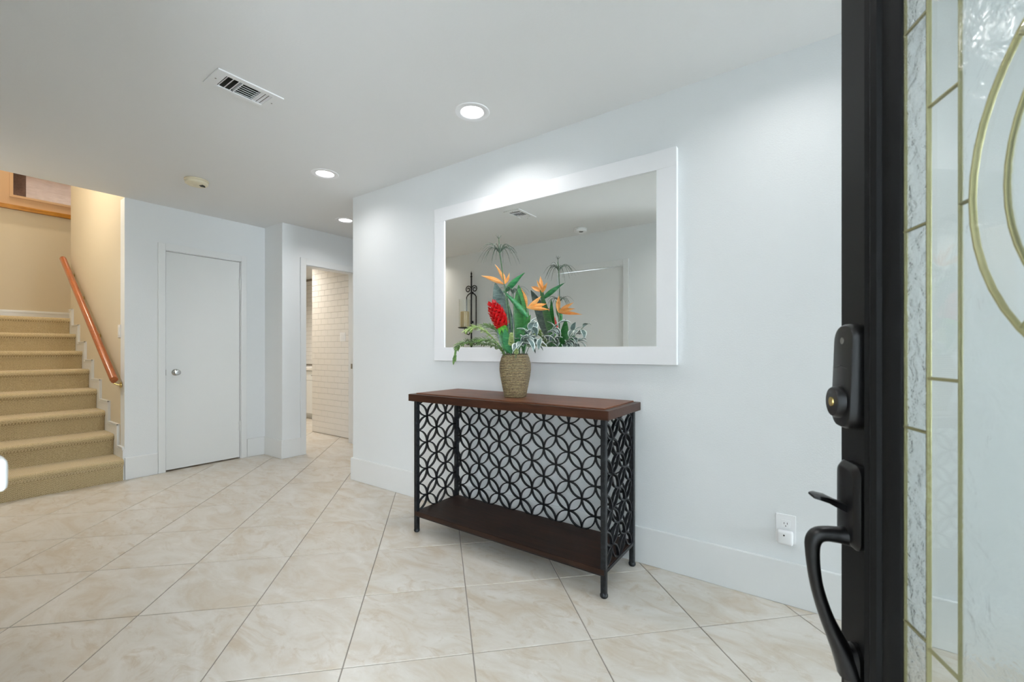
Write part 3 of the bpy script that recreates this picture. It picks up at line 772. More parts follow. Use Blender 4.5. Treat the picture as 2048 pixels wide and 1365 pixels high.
for z in zs2[1:-1]:
    came([(C1, z), (C2, z)]); came([(DW - C2, z), (DW - C1, z)])
for z in (zs2[0], zs2[-1]): came([(C1, z), (DW - C1, z)])
came([ell(R1, B1, t) for t in T], 0.0027, True); came([ell(R2, B2, t) for t in T], 0.0027, True)
came([(C2, OZ + 0.002), (OC - R1, OZ + 0.002)]); came([(OC + R1, OZ), (DW - C2, OZ)])
for qd in range(4):
    t = math.pi / 4 + qd * math.pi / 2; came([ell(R2, B2, t), ell(R1, B1, t)])

# keypad dead bolt
lk = MB()
def rr(x0, x1, z0, z1, r, ns=6):
    out = []
    for cx_, cz_, a0 in ((x1 - r, z1 - r, 0), (x0 + r, z1 - r, 90), (x0 + r, z0 + r, 180), (x1 - r, z0 + r, 270)):
        for q in range(ns + 1):
            a = math.radians(a0 + 90 * q / ns); out.append((cx_ + r * math.cos(a), cz_ + r * math.sin(a)))
    return out
def loft_shape(rings, name, mat, parent=fd):
    """rings: list of (outline, depth) of equal length"""
    mb = MB(); nn = len(rings[0][0]); V = []; Fc = []
    for o_, dd in rings:
        for i, (a, c) in enumerate(o_):
            V.append((a, dd(a, c) if callable(dd) else dd, c))
    for i in range(len(rings) - 1):
        for j in range(nn): Fc.append((i * nn + j, i * nn + (j + 1) % nn, (i + 1) * nn + (j + 1) % nn, (i + 1) * nn + j))
    Fc += [tuple(range(nn)), tuple((len(rings) - 1) * nn + j for j in range(nn))]
    return L(mb.add(V, Fc), name, mat, parent, smooth=True)
def body_d(k_): return lambda a, c: -k_ * (0.019 + 0.006 * (1.17 - c) / 0.155)
body = loft_shape([(rr(0.020, 0.086, 1.014, 1.170, 0.026), 0.0), (rr(0.020, 0.086, 1.014, 1.170, 0.026), body_d(0.7)), (rr(0.023, 0.083, 1.017, 1.167, 0.024), body_d(0.93)), (rr(0.029, 0.077, 1.024, 1.160, 0.019), body_d(1.0))], 'keypad_lock', 'black_metal')
tag(body, label='glossy black keypad dead bolt')
L(MB().lathe([(0.025, -0.018), (0.0235, -0.030), (0.021, -0.0335), (0.0, -0.034)], (0.053, 0, 1.053), 24, 'y'), 'key_boss', 'black_metal', body, smooth=True)
L(MB().lathe([(0.0075, -0.033), (0.007, -0.0352), (0.0, -0.0355)], (0.053, 0, 1.053), 16, 'y'), 'key_cylinder', 'gold', body, smooth=True)
L(MB().lathe([(0.0055, -0.018), (0.005, -0.0205), (0.0, -0.021)], (0.053, 0, 1.145), 14, 'y'), 'sensor', 'steel', body, smooth=True)
L(MB().tube([(0.032, -0.0205, 1.104), (0.053, -0.022, 1.108), (0.074, -0.0205, 1.104)], 0.0015, 6), 'keypad_seam', 'black_metal', body)
# handle set
pl = loft_shape([(rr(0.020, 0.086, 0.838, 0.962, 0.016), 0.0), (rr(0.020, 0.086, 0.838, 0.962, 0.016), -0.010), (rr(0.026, 0.080, 0.844, 0.956, 0.013), -0.016), (rr(0.029, 0.077, 0.847, 0.953, 0.012), -0.017)], 'handle_plate', 'black_metal')
tag(pl, label='matte black handle plate')
mb = MB()
tp = [(0.053, -0.012, 0.892, 0.010, 0.006), (0.053, -0.028, 0.899, 0.010, 0.005), (0.053, -0.042, 0.906, 0.014, 0.004), (0.053, -0.054, 0.909, 0.016, 0.003), (0.053, -0.061, 0.909, 0.012, 0.002)]
V = []; Fc = []
for x, y, z, w_, t_ in tp: V += [(x - w_, y, z - t_), (x + w_, y, z - t_), (x + w_ * 0.9, y, z + t_), (x - w_ * 0.9, y, z + t_)]
for i in range(len(tp) - 1):
    for q in range(4): Fc.append((i * 4 + q, i * 4 + (q + 1) % 4, i * 4 + 4 + (q + 1) % 4, i * 4 + 4 + q))
Fc += [(0, 1, 2, 3), tuple(len(V) - 4 + q for q in (3, 2, 1, 0))]
L(mb.add(V, Fc), 'thumb_latch', 'black_metal', pl, bevel=0.0015, smooth=True)
gp = [(-0.006, 0.852), (-0.024, 0.852), (-0.042, 0.852), (-0.053, 0.848), (-0.0585, 0.838), (-0.059, 0.822), (-0.0575, 0.80), (-0.054, 0.775), (-0.048, 0.75), (-0.040, 0.725), (-0.031, 0.703), (-0.022, 0.682), (-0.014, 0.664), (-0.008, 0.648)]
gr = [0.016, 0.012, 0.011, 0.011, 0.0105, 0.0095, 0.0088, 0.0085, 0.0088, 0.0095, 0.011, 0.013, 0.016, 0.018]
def smooth_path(p, r, m_=3):
    P_, R_ = [], []
    for i in range(len(p) - 1):
        a, b, c, e = p[max(i - 1, 0)], p[i], p[i + 1], p[min(i + 2, len(p) - 1)]
        for q in range(m_):
            t = q / m_
            P_.append(tuple(0.5 * (2 * b[k_] + (c[k_] - a[k_]) * t + (2 * a[k_] - 5 * b[k_] + 4 * c[k_] - e[k_]) * t * t + (-a[k_] + 3 * b[k_] - 3 * c[k_] + e[k_]) * t ** 3) for k_ in range(len(a))))
            R_.append(r[i] + (r[i + 1] - r[i]) * t)
    P_.append(tuple(p[-1])); R_.append(r[-1]); return P_, R_
gp3, gr3 = smooth_path(gp, gr)
grip = L(MB().tube([(0.053, y, z) for y, z in gp3], gr3, 14, up=(1, 0, 0), flat=1.25), 'grip', 'black_metal', fd, smooth=True)
loft_shape([(rr(0.032, 0.074, 0.585, 0.690, 0.02), 0.0), (rr(0.032, 0.074, 0.585, 0.690, 0.02), -0.006), (rr(0.037, 0.069, 0.590, 0.685, 0.015), -0.011)], 'grip_mount', 'black_metal')
L(MB().tube([(0.053, -0.004, 0.600), (0.053, -0.014, 0.602)], 0.012, 14), 'grip_boss', 'black_metal', grip)
for z in (0.25, 1.02, 1.80):
    L(MB().tube([(DW + 0.004, 0.047, z - 0.05), (DW + 0.004, 0.047, z + 0.05)], 0.007, 10), 'hinge', 'steel')

# front door frame and the latch on its left jamb
d = thing('door_5', ((FX0 + FX1) / 2, YF, 0), 'white casing around the front doorway', 'doorway', kind='structure')
MB().box(FX0, FX0 + 0.02, -0.16, YF, 0, 2.09).box(FX1 - 0.02, FX1, -0.16, YF, 0, 2.09).box(FX0, FX1, -0.16, YF, 2.07, 2.09).build('jamb', 'trim', d)
for (a, b, z0, z1) in ((FX0 - 0.06, FX0 + 0.006, 0, 2.15), (FX1 - 0.006, FX1 + 0.06, 0, 2.15), (FX0 + 0.006, FX1 - 0.006, 2.084, 2.15)):
    MB().box(a, b, YF, YF + 0.014, z0, z1).build('casing', 'trim', d, bevel=0.003)
w = thing('fill_window_1', (5.05, 1.645, WZ0), 'white framed picture window added at the unseen room end for fill daylight', 'window', kind='structure')  # added, unseen window; its sky light evens out the room
YM = (WY0 + WY1) / 2
MB().box(5.02, 5.08, WY0, WY0 + 0.04, WZ0, WZ1).box(5.02, 5.08, WY1 - 0.04, WY1, WZ0, WZ1).box(5.02, 5.08, YM - 0.02, YM + 0.02, WZ0, WZ1).box(5.02, 5.08, WY0, WY1, WZ0, WZ0 + 0.04).box(5.02, 5.08, WY0, WY1, WZ1 - 0.04, WZ1).build('window_frame', 'trim', w)
for a_, b_ in ((WY0 + 0.04, YM - 0.02), (YM + 0.02, WY1 - 0.04)): MB().box(5.048, 5.052, a_, b_, WZ0 + 0.04, WZ1 - 0.04).build('pane', 'glass_jar', w)
pd = bpy.data.lights.new('window_portal', 'AREA'); pd.shape = 'RECTANGLE'; pd.size = WY1 - WY0; pd.size_y = WZ1 - WZ0; pd.cycles.is_portal = True
po = bpy.data.objects.new('window_portal', pd); COL.objects.link(po); po.location = (5.13, (WY0 + WY1) / 2, (WZ0 + WZ1) / 2); po.rotation_euler = (math.pi / 2, 0, math.pi / 2)
jl = thing('jamb_latch', (-0.685, YF + 0.014, 1.009), 'small white rounded latch at the left edge of the photo', 'latch')
MB().box(-0.715, -0.655, YF + 0.014, YF + 0.020, 0.975, 1.033).build('plate', 'trim', jl, bevel=0.002)
MB().box(-0.705, -0.662, YF + 0.020, 0.062, 0.989, 1.0225).build('body', 'trim', jl, bevel=0.008, seg=3, smooth=True)

# ------------------------------------------------------------------ candle sconce on the front wall (seen in the mirror)
sx, sy = -3.895, 0.012
sc = thing('candle_sconce', (sx, YF, 1.05), 'black wrought iron wall sconce reflected in the mirror', 'sconce')
MB().tube([(sx, sy, 1.06), (sx, sy, 2.13)], 0.011, 8).lathe([(0.011, 0), (0.016, 0.012), (0.007, 0.03), (0.012, 0.05), (0.0, 0.09)], (sx, sy, 2.125), 10).build('rod', 'black_metal', sc, smooth=True)
for s_ in (-1, 1):
    MB().tube([(sx + s_ * 0.085, sy, 1.45), (sx + s_ * 0.085, sy, 1.86), (sx + s_ * 0.06, sy, 1.89), (sx, sy, 1.92)], 0.008, 8).build('side_bar', 'black_metal', sc, smooth=True)
    pts = []
    for q in range(30):
        a = q / 29.0 * 2.9 * math.pi; r = 0.052 * (1 - 0.26 * a / math.pi)
        pts.append((sx + s_ * (0.052 + 0.0 - r * math.cos(a) + 0.004), sy, 1.965 + r * math.sin(a)))
    MB().tube([(sx, sy, 1.915)] + pts, 0.007, 8).build('scroll', 'black_metal', sc, smooth=True)
    pts = []
    for q in range(26):
        a = q / 25.0 * 2.6 * math.pi; r = 0.045 * (1 - 0.27 * a / math.pi)
        pts.append((sx + s_ * (0.062 - r * math.cos(a) + 0.004), sy, 1.245 - r * math.sin(a)))
    MB().tube([(sx, sy, 1.29)] + pts, 0.007, 8).build('scroll', 'black_metal', sc, smooth=True)
MB().box(sx - 0.09, sx + 0.09, sy - 0.006, sy + 0.006, 1.445, 1.46).box(sx - 0.012, sx + 0.012, YF, sy, 1.5, 1.53).box(sx - 0.012, sx + 0.012, YF, sy, 1.9, 1.93).build('cross_bar', 'black_metal', sc)
px_, py_ = sx - 0.02, 0.125
MB().tube([(sx, sy, 1.40), (sx - 0.01, sy + 0.04, 1.34), (px_, py_, 1.36), (px_, py_, 1.42)], 0.008, 8).build('arm', 'black_metal', sc, smooth=True)
MB().lathe([(0.0, 1.418), (0.07, 1.422), (0.092, 1.432), (0.094, 1.438), (0.07, 1.430), (0.0, 1.428)], (px_, py_, 0), 28).build('drip_pan', 'black_metal', sc, smooth=True)
gj = MB().lathe([(0.078, 1.439), (0.078, 1.80), (0.082, 1.815), (0.079, 1.815), (0.075, 1.80), (0.075, 1.439)], (px_, py_, 0), 32).build('hurricane_glass', 'glass_jar', smooth=True)
tag(gj, 'clear glass hurricane cylinder around the candle, reflected in the mirror', 'candle glass')
cd = thing('pillar_candle', (px_, py_, 1.43), 'tall ivory pillar candle reflected in the mirror', 'candle')
MB().lathe([(0.0, 1.430), (0.057, 1.430), (0.058, 1.435), (0.058, 1.645), (0.052, 1.652), (0.03, 1.646), (0.0, 1.646)], (px_, py_, 0), 28).build('wax', 'candle', cd, smooth=True)
MB().tube([(px_, py_, 1.644), (px_ + 0.002, py_, 1.662)], 0.002, 6).build('wick', 'black_metal', cd)

# ------------------------------------------------------------------ vase and flowers
k = Nodes('woven_rope'); tc = k.new('TexCoord'); sp = k.new('SeparateXYZ'); k.link(tc.outputs['Object'], sp.inputs[0])
wob = k.noise(k.coords((6, 6, 30)), 1.4, 4)
zz = k.math('ADD', sp.outputs['Z'], k.math('MULTIPLY', wob, 0.006))
s1 = k.math('SINE', k.math('MULTIPLY', zz, 2 * math.pi / 0.0085))
nz = k.noise(k.coords((60, 60, 150)), 1.6, 6, 0.75)
f = k.math('ADD', k.math('MULTIPLY', s1, 0.20), k.math('ADD', k.math('MULTIPLY', nz, 0.85), 0.08))
k.link(k.ramp(f, [(0.34, rgb(44, 30, 14)), (0.52, rgb(104, 82, 50)), (0.74, rgb(188, 172, 130))]), k.b.inputs['Base Color'])
k.set(Roughness=0.55); k.bump(f, 0.8, 0.004); M['rope'] = k.m
VX, VY, VZ = -1.422, 2.030, TZ1 + 0.006
vs = thing('vase', (VX, VY, VZ), 'brown woven rope vase standing on the console table', 'vase')
def sq_ring(r, p=3.2, n_=48, rot=math.radians(18)):
    out = []
    for q in range(n_):
        a = 2 * math.pi * q / n_; c, s_ = math.cos(a), math.sin(a)
        m_ = r / (abs(c) ** p + abs(s_) ** p) ** (1 / p)
        x, y = m_ * c, m_ * s_
        out.append((x * math.cos(rot) - y * math.sin(rot), x * math.sin(rot) + y * math.cos(rot)))
    return out
prof = [(0.0, 0.0), (0.064, 0.0), (0.067, 0.004), (0.072, 0.03), (0.082, 0.075), (0.091, 0.12), (0.0955, 0.155), (0.094, 0.19), (0.086, 0.222), (0.077, 0.240), (0.076, 0.246), (0.070, 0.246), (0.068, 0.236), (0.078, 0.19), (0.078, 0.14), (0.0, 0.13)]
V = []; Fc = []
for r, z in prof: V += [(x, y, z) for x, y in sq_ring(max(r * 0.88, 0.0005))]
for i in range(len(prof) - 1):
    for j in range(48): Fc.append((i * 48 + j, i * 48 + (j + 1) % 48, (i + 1) * 48 + (j + 1) % 48, (i + 1) * 48 + j))
L(MB().add(V, Fc), 'body', 'rope', vs, smooth=True)
L(MB().tube([(x, y, 0.244) for x, y in sq_ring(0.0645)], 0.0035, 6, True), 'rim', plain('dark_rim', rgb(58, 50, 38), 0.6), vs, smooth=True)

def leafmat(name, a, b, rough=0.4, veins=True):
    k = Nodes(name); v = k.coords((20, 20, 60)); n_ = k.noise(v, 1.5, 4)
    k.link(k.ramp(n_, [(0.3, a), (0.7, b)]), k.b.inputs['Base Color'])
    k.set(Roughness=rough, Subsurface_Weight=0.0); return k.m
M['stem'] = leafmat('green_stem', rgb(52, 84, 58), rgb(92, 124, 86))
M['leaf'] = leafmat('green_leaf', rgb(30, 92, 46), rgb(66, 138, 66), 0.35)
M['leaf_grey'] = leafmat('grey_green_leaf', rgb(62, 84, 80), rgb(112, 130, 126), 0.4)
M['leaf_bright'] = leafmat('bright_leaf', rgb(60, 140, 40), rgb(110, 182, 66), 0.4)
M['bract'] = leafmat('beak_green', rgb(24, 96, 60), rgb(74, 152, 92), 0.3)
M['papyrus'] = leafmat('papyrus_strand', rgb(40, 58, 48), rgb(92, 112, 96))
M['fern'] = leafmat('fern_green', rgb(62, 100, 48), rgb(122, 156, 84))
M['fern_light'] = leafmat('pale_fern', rgb(132, 166, 84), rgb(190, 208, 136))
M['orange'] = leafmat('orange_petal', rgb(240, 150, 66), rgb(250, 190, 120), 0.45)
M['red'] = leafmat('red_bract', rgb(150, 4, 10), rgb(212, 14, 20), 0.45)
M['bud'] = leafmat('hop_green', rgb(140, 164, 96), rgb(184, 196, 130), 0.6)
M['varieg'] = leafmat('sage_leaf', rgb(74, 96, 90), rgb(128, 148, 146), 0.45)
M['varieg_edge'] = leafmat('cream_leaf_edge', rgb(206, 216, 210), rgb(232, 238, 232), 0.45)

def blade(base_p, tip_p, width, bend=0.0, fold=0.25, up=(0, 0, 1), n_=10, shape=0.9, wpos=0.4, face=None):
    """a leaf or petal: midrib from base to tip, bowed by `bend`, folded along the rib; thin but solid"""
    a, b = Vector(base_p), Vector(tip_p); t = b - a; ln = t.length; td = t.normalized()
    side = Vector(face).cross(td) if face else td.cross(Vector(up))
    if side.length < 1e-4: side = td.cross(Vector((1, 0, 0)))
    side.normalize(); nrm = side.cross(td)
    V = []; Fc = []
    for i in range(n_ + 1):
        u_ = i / n_
        p = a + t * u_ + nrm * (bend * ln * 4 * u_ * (1 - u_))
        if u_ < wpos: w_ = math.sin(math.pi / 2 * (u_ / wpos)) ** 0.8 if u_ > 0 else 0.06
        else: w_ = max(0.0, math.cos(math.pi / 2 * ((u_ - wpos) / (1 - wpos)))) ** shape
        w_ = max(w_, 0.04) * width / 2
        th = 0.0007
        for (o_, s_) in ((side * w_ + nrm * (fold * w_), 1), (nrm * 0, 1), (-side * w_ + nrm * (fold * w_), 1)): V.append(p + o_ + nrm * th)
        for (o_, s_) in ((side * w_ + nrm * (fold * w_), 1), (nrm * 0, 1), (-side * w_ + nrm * (fold * w_), 1)): V.append(p + o_ - nrm * th)
    for i in range(n_):
        o, q = i * 6, (i + 1) * 6
        Fc += [(o, o + 1, q + 1, q), (o + 1, o + 2, q + 2, q + 1), (o + 3, q + 3, q + 4, o + 4), (o + 4, q + 4, q + 5, o + 5), (o, q, q + 3, o + 3), (o + 2, o + 5, q + 5, q + 2)]
    return V, Fc
def arc(p, q, sag, n_=8, side=(0, 0, 1)):
    p, q, s_ = Vector(p), Vector(q), Vector(side)
    return [p.lerp(q, i / n_) + s_ * (sag * 4 * (i / n_) * (1 - i / n_)) for i in range(n_ + 1)]
MOUTH = Vector((VX, VY, VZ + 0.17))
def mouth(dx, dy): return Vector((VX + dx, VY + dy, VZ + 0.16))

# birds of paradise
def bird(heart, petals, beak, foot, label):
    heart = Vector(heart)
    t = thing('bird_of_paradise_flower', foot, label, 'flower', 'birds of paradise in the vase')
    MB().tube(arc(foot, heart, 0.015, 10, (1, 0, 0)), 0.0045, 8).build('stem', 'stem', t, smooth=True)
    for tip, w_ in petals:
        V, Fc = blade(heart, tip, w_, 0.04, 0.45, up=(0.3, 0.9, 0.2), shape=1.2, wpos=0.45)
        MB().add(V, Fc).build('petal', 'orange', t, smooth=True)
    b0, b1 = Vector(beak[0]), Vector(beak[1])
    pts = arc(b0, b1, 0.006, 10); rad = [0.007, 0.014, 0.018, 0.0195, 0.019, 0.017, 0.0142, 0.011, 0.0075, 0.0045, 0.0012]
    MB().tube(pts, rad, 10, flat=0.9).build('beak', 'bract', t, smooth=True)
bird((-1.512, 2.046, 1.516), [((-1.640, 1.990, 1.572), 0.030), ((-1.554, 2.01, 1.633), 0.026), ((-1.476, 2.046, 1.580), 0.022), ((-1.545, 2.07, 1.60), 0.02)],
     ((-1.505, 2.05, 1.475), (-1.357, 2.03, 1.567)), mouth(-0.02, 0.02), 'taller bird of paradise flower with orange petals pointing left')
bird((-1.376, 2.078, 1.372), [((-1.272, 2.066, 1.432), 0.026), ((-1.250, 2.09, 1.390), 0.028), ((-1.215, 2.06, 1.353), 0.022), ((-1.392, 2.042, 1.486), 0.028)],
     ((-1.362, 2.065, 1.320), (-1.462, 1.96, 1.468)), mouth(0.02, 0.03), 'lower bird of paradise flower with orange petals pointing right')

# red ginger torch
gt, gb = Vector((-1.535, 1.965, 1.392)), Vector((-1.478, 1.985, 1.272))
gg = thing('red_ginger_flower', mouth(-0.03, -0.02), 'red torch ginger flower in the vase', 'flower')
MB().tube(arc(mouth(-0.03, -0.02), gb, -0.02, 8, (1, 0, 0)), 0.005, 8).build('stem', 'stem', gg, smooth=True)
ax = (gt - gb).normalized(); e1 = ax.cross(Vector((0, 1, 0))).normalized(); e2 = ax.cross(e1)
MB().tube([gb, gb.lerp(gt, 0.3), gb.lerp(gt, 0.7), gt], [0.016, 0.028, 0.026, 0.006], 10).build('core', 'red', gg, smooth=True)
rows = 10
for i in range(rows):
    u_ = i / (rows - 1); c = gb.lerp(gt, u_ * 0.98)
    rad = 0.036 * (1 - 0.15 * abs(u_ - 0.3)) * (1.0 if u_ < 0.7 else 1 - (u_ - 0.7) * 1.8)
    m_ = 9 if u_ < 0.8 else 6
    for j in range(m_):
        a = 2 * math.pi * (j + 0.5 * (i % 2)) / m_
        dr_ = e1 * math.cos(a) + e2 * math.sin(a)
        p = c + dr_ * rad * 0.45 - ax * 0.006
        q = c + dr_ * (rad + 0.012) + ax * (0.014 if u_ < 0.9 else 0.026)
        V, Fc = blade(p, q, 0.027, 0.10, 0.35, n_=4, shape=0.7, wpos=0.55, face=-dr_)
        MB().add(V, Fc).build('bract', 'red', gg, smooth=True)
for dxx, dyy, dzz in ((0.02, -0.02, -0.045), (-0.02, -0.012, -0.04), (0.028, 0.005, -0.05), (0.0, -0.03, -0.055)):
    V, Fc = blade(gb + Vector((0, 0, 0.008)), gb + Vector((dxx, dyy, dzz)), 0.03, 0.1, 0.3, n_=6)
    MB().add(V, Fc).build('sepal', 'leaf_bright', gg, smooth=True)

# papyrus
def papyrus(head, foot, reach, n_, label, spike=0.0, bow=0.01):
    head = Vector(head)
    t = thing('papyrus_stem', foot, label, 'plant', 'papyrus stems in the vase')
    MB().tube(arc(foot, head, bow, 10, (1, 0, 0)), 0.003, 8).build('stem', 'stem', t, smooth=True)
    for i in range(n_):
        a = 2 * math.pi * i / n_ + random.uniform(-0.15, 0.15); rr_ = reach * random.uniform(0.75, 1.1)
        drop = random.uniform(-0.35, 0.45) * reach
        d_ = Vector((math.cos(a), math.sin(a), 0))
        pts = []
        for q in range(8):
            u_ = q / 7; pts.append(head + d_ * rr_ * u_ + Vector((0, 0, reach * (1.5 * u_ - 1.75 * u_ * u_) + drop * u_ * u_ * 0.9)))
        MB().tube(pts, [0.002, 0.0024, 0.0023, 0.0021, 0.0019, 0.0016, 0.0012, 0.0005], 4, flat=0.5).build('strand', 'papyrus', t)
    if spike:
        MB().tube([head, head + Vector((-0.006, 0, spike * 0.8))], [0.003, 0.0022], 6).build('spike', 'stem', t)
        for i in range(7):
            a = i * 0.9
            MB().tube([head + Vector((-0.006, 0, spike * 0.78)), head + Vector((-0.006 + 0.018 * math.cos(a), 0.018 * math.sin(a), spike * (0.95 + 0.05 * (i % 3))))], [0.0014, 0.0004], 4).build('strand', 'papyrus', t)
papyrus((-1.457, 1.928, 1.669), mouth(-0.015, -0.03), 0.125, 24, 'tallest papyrus stem with drooping strands above the flowers', 0.105, 0.015)
papyrus((-1.414, 1.996, 1.446), mouth(0.0, -0.01), 0.10, 20, 'shorter papyrus stem in the middle of the bouquet', 0.0, 0.006)

# broad leaves
def broad(foot, base_p, tip, w_, mat, label, bend, up):
    t = thing('broad_leaf', foot, label, 'leaf', 'broad leaves in the vase')
    MB().tube(arc(foot, base_p, 0.006, 6, (1, 0, 0)), 0.004, 8).build('stem', 'stem', t, smooth=True)
    V, Fc = blade(base_p, tip, w_, bend, 0.22, up=up, n_=14, shape=0.75, wpos=0.42)
    MB().add(V, Fc).build('blade', mat, t, smooth=True)
    a, b = Vector(base_p), Vector(tip); td = (b - a).normalized()
broad(mouth(-0.03, 0.03), (-1.465, 2.06, 1.20), (-1.595, 2.065, 1.535), 0.105, 'leaf_grey', 'broad grey-green leaf behind the red flower', 0.03, (0.25, -1, 0))
broad(mouth(0.0, 0.02), (-1.425, 2.075, 1.13), (-1.43, 2.075, 1.46), 0.060, 'leaf', 'upright bright green leaf behind the middle papyrus', -0.02, (0.3, -1, 0))
broad(mouth(0.02, 0.05), (-1.40, 2.085, 1.14), (-1.475, 2.14, 1.52), 0.095, 'leaf', 'broad green leaf nearest the mirror', -0.02, (0.6, -1, 0))
broad(mouth(0.03, 0.0), (-1.385, 2.00, 1.12), (-1.31, 1.98, 1.27), 0.07, 'bract', 'short dark green leaf low on the right of the bouquet', 0.08, (-0.3, -1, 0.3))
broad(mouth(-0.04, 0.0), (-1.45, 2.02, 1.11), (-1.525, 2.0, 1.30), 0.06, 'leaf_grey', 'short grey leaf below the red flower', 0.08, (0.3, -1, 0.3))

broad(mouth(0.0, -0.04), (-1.415, 1.985, 1.11), (-1.43, 1.94, 1.25), 0.055, 'bract', 'short dark green leaf at the front centre of the bouquet', 0.06, (0.1, -1, 0.4))
broad(mouth(0.03, 0.02), (-1.375, 2.04, 1.12), (-1.335, 2.055, 1.33), 0.06, 'leaf', 'narrow green leaf under the right orange flower', 0.05, (-0.2, -1, 0.2))
broad(mouth(-0.02, 0.0), (-1.445, 2.01, 1.11), (-1.485, 1.97, 1.24), 0.05, 'leaf', 'small green leaf between the fern and the red flower', 0.06, (0.2, -1, 0.4))
# fern fronds
def fern(path, mat, label, ll, n_=26):
    P_, _ = smooth_path([tuple(p) for p in path], [0] * len(path), 8)
    P_ = [Vector(p) for p in P_]
    t = thing('fern_frond', path[0], label, 'fern', 'fern fronds in the vase')
    MB().tube(P_, [0.0026 - 0.002 * i / (len(P_) - 1) for i in range(len(P_))], 6).build('rachis', 'stem', t, smooth=True)
    mb = MB()
    for i in range(n_):
        u_ = 0.22 + 0.78 * i / (n_ - 1); idx = u_ * (len(P_) - 1); i0 = min(int(idx), len(P_) - 2)
        p = P_[i0].lerp(P_[i0 + 1], idx - i0); td = (P_[i0 + 1] - P_[i0]).normalized()
        side = td.cross(Vector((0, 0, 1))).normalized()
        l_ = 1.2 * ll * (0.45 + 0.9 * math.sin(math.pi * min(1, (u_ - 0.1) * 0.95)))
        for s_ in (-1, 1):
            q = p + side * s_ * l_ * 0.85 + td * l_ * 0.5 + Vector((0, 0, random.uniform(-0.55, 0.1) * l_))
            V, Fc = blade(p, q, 0.0135, 0.05, 0.2, n_=4, wpos=0.4); mb.add(V, Fc)
        q = p + td * l_ * 0.45 + Vector((0, 0, l_ * random.uniform(0.2, 0.5))); V, Fc = blade(p, q, 0.008, 0, 0.2, n_=3); mb.add(V, Fc)
    lv = mb.build('leaflets', mat, t); lv['kind'] = 'stuff'
fern([mouth(-0.03, -0.03), (-1.478, 1.975, 1.135), (-1.545, 1.93, 1.225), (-1.613, 1.90, 1.262), (-1.668, 1.885, 1.240)], 'fern_light', 'pale green fern frond arching up to the left', 0.032)
fern([mouth(-0.04, -0.02), (-1.486, 1.97, 1.135), (-1.607, 1.92, 1.172), (-1.728, 1.90, 1.168), (-1.757, 1.88, 1.074)], 'fern', 'dark green fern frond drooping past the mirror frame', 0.032, 32)
fern([mouth(-0.04, 0.02), (-1.49, 2.02, 1.15), (-1.57, 2.03, 1.25), (-1.665, 2.05, 1.285)], 'fern', 'dark fern frond behind the red flower', 0.034)
fern([mouth(-0.02, -0.04), (-1.46, 1.95, 1.13), (-1.51, 1.90, 1.185), (-1.58, 1.87, 1.19)], 'fern', 'short fern frond at the front rim of the vase', 0.03, 20)

# hop-like buds
def buds(tip, foot, label, s_=1.0):
    t = thing('green_bud_spray', foot, label, 'plant')
    tip = Vector(tip); foot = Vector(foot); ax_ = (tip - foot).normalized()
    MB().tube([foot, tip - ax_ * 0.03], 0.0025, 6).build('stem', 'stem', t)
    e1_ = ax_.cross(Vector((0, 1, 0))).normalized(); e2_ = ax_.cross(e1_)
    for i in range(7):
        c = tip - ax_ * (0.058 * s_ * (1 - i / 6))
        for j in range(6):
            a = 2 * math.pi * (j + 0.5 * (i % 2)) / 6; dr_ = e1_ * math.cos(a) + e2_ * math.sin(a)
            w_ = 0.015 * s_ * (1 - 0.5 * i / 6)
            V, Fc = blade(c, c + dr_ * w_ * 1.2 + ax_ * 0.016 * s_, 0.014 * s_, 0.12, 0.3, n_=3, face=-dr_)
            MB().add(V, Fc).build('scale', 'bud', t, smooth=True)
buds((-1.382, 1.935, 1.212), mouth(0.0, -0.05), 'pale green bud spray at the front of the bouquet')
buds((-1.352, 1.945, 1.145), mouth(0.02, -0.04), 'small pale green bud at the vase rim', 0.7)

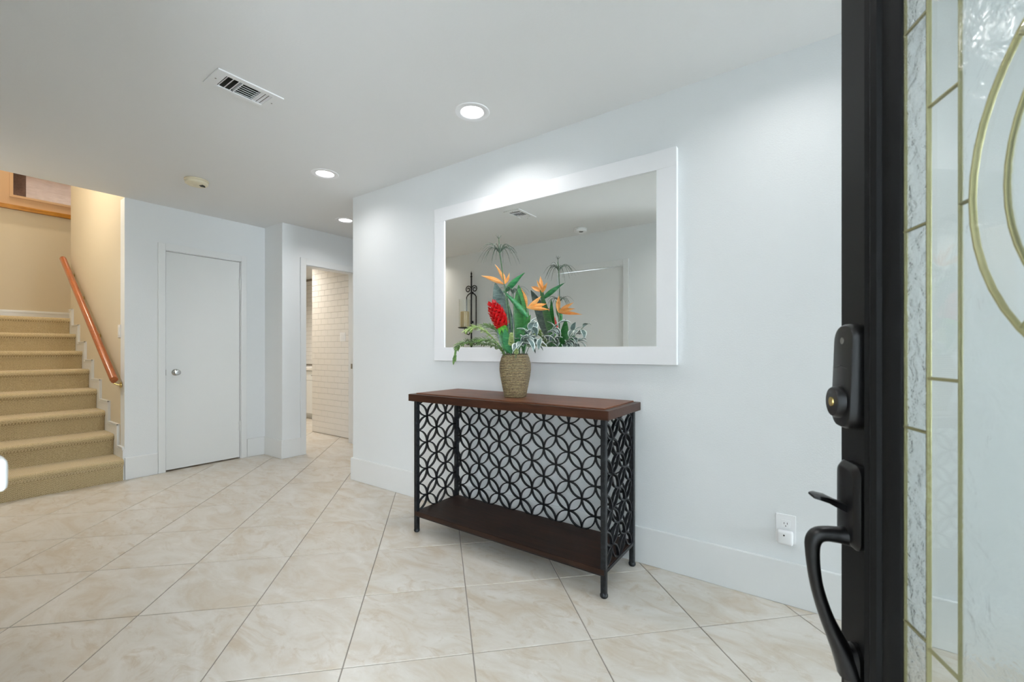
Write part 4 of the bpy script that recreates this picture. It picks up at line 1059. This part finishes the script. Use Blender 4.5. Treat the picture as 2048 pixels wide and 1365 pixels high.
# variegated sprigs
def sprig(pts, leaves, label):
    P_, _ = smooth_path([tuple(p) for p in pts], [0] * len(pts), 5); P_ = [Vector(p) for p in P_]
    t = thing('variegated_sprig', pts[0], label, 'plant', 'white-edged leafy sprigs in the vase')
    MB().tube(P_, 0.002, 6).build('stem', 'stem', t, smooth=True)
    for (u_, d_, ln, w_) in leaves:
        i0 = int(u_ * (len(P_) - 1)); p = P_[i0]; d_ = Vector(d_).normalized()
        tip = p + d_ * ln
        V, Fc = blade(p, tip, w_, 0.16, 0.28, n_=8, shape=0.8)
        lf = MB().add(V, Fc).build('leaf', 'varieg', t, smooth=True)
        # cream margin along both edges of the leaf
        mbm = MB()
        for e_ in (0, 2):
            Vm, Fm = [], []
            for i_ in range(9):
                o6 = i_ * 6; c_, ed = Vector(V[o6 + 1]), Vector(V[o6 + e_]); nn_ = (Vector(V[o6 + 1]) - Vector(V[o6 + 4])).normalized() * 0.0009
                ou = c_ + (ed - c_) * 1.22; inn = c_ + (ed - c_) * 0.86
                Vm += [inn + nn_, ou + nn_, ou - nn_, inn - nn_]
            for i_ in range(8):
                for q_ in range(4): Fm.append((i_ * 4 + q_, i_ * 4 + (q_ + 1) % 4, i_ * 4 + 4 + (q_ + 1) % 4, i_ * 4 + 4 + q_))
            mbm.add(Vm, Fm)
        mbm.build('leaf_margin', 'varieg_edge', lf, smooth=True)
def rl(us, n_, ax_, sp, ln, w_):
    out = []
    for i in range(n_):
        u_ = us[0] + (us[1] - us[0]) * i / max(1, n_ - 1)
        out.append((u_, (ax_[0] + random.uniform(-sp, sp), ax_[1] + random.uniform(-sp, sp), ax_[2] + random.uniform(-sp, sp)), ln * random.uniform(0.8, 1.15), w_ * random.uniform(0.85, 1.15)))
    return out
sprig([mouth(0.02, -0.03), (-1.375, 1.985, 1.13), (-1.335, 1.965, 1.17), (-1.295, 1.955, 1.19)], rl((0.45, 1.0), 8, (0.6, -0.4, -0.2), 0.8, 0.080, 0.036), 'white-edged sprig spilling over the front right of the vase')
sprig([mouth(0.03, 0.0), (-1.365, 2.02, 1.14), (-1.325, 2.01, 1.21), (-1.30, 2.01, 1.26)], rl((0.4, 1.0), 9, (0.5, -0.3, 0.1), 0.9, 0.078, 0.036), 'white-edged sprig rising on the right of the bouquet')
sprig([mouth(0.03, 0.04), (-1.36, 2.07, 1.14), (-1.30, 2.09, 1.19), (-1.235, 2.10, 1.235), (-1.19, 2.10, 1.27)], rl((0.35, 1.0), 10, (0.6, 0.1, 0.0), 0.8, 0.070, 0.032), 'long white-edged sprig reaching right toward the mirror')
sprig([mouth(0.01, 0.05), (-1.39, 2.09, 1.14), (-1.375, 2.13, 1.20), (-1.36, 2.15, 1.25)], rl((0.4, 1.0), 8, (0.3, 0.5, 0.1), 0.9, 0.07, 0.034), 'white-edged sprig at the back of the bouquet facing the mirror')
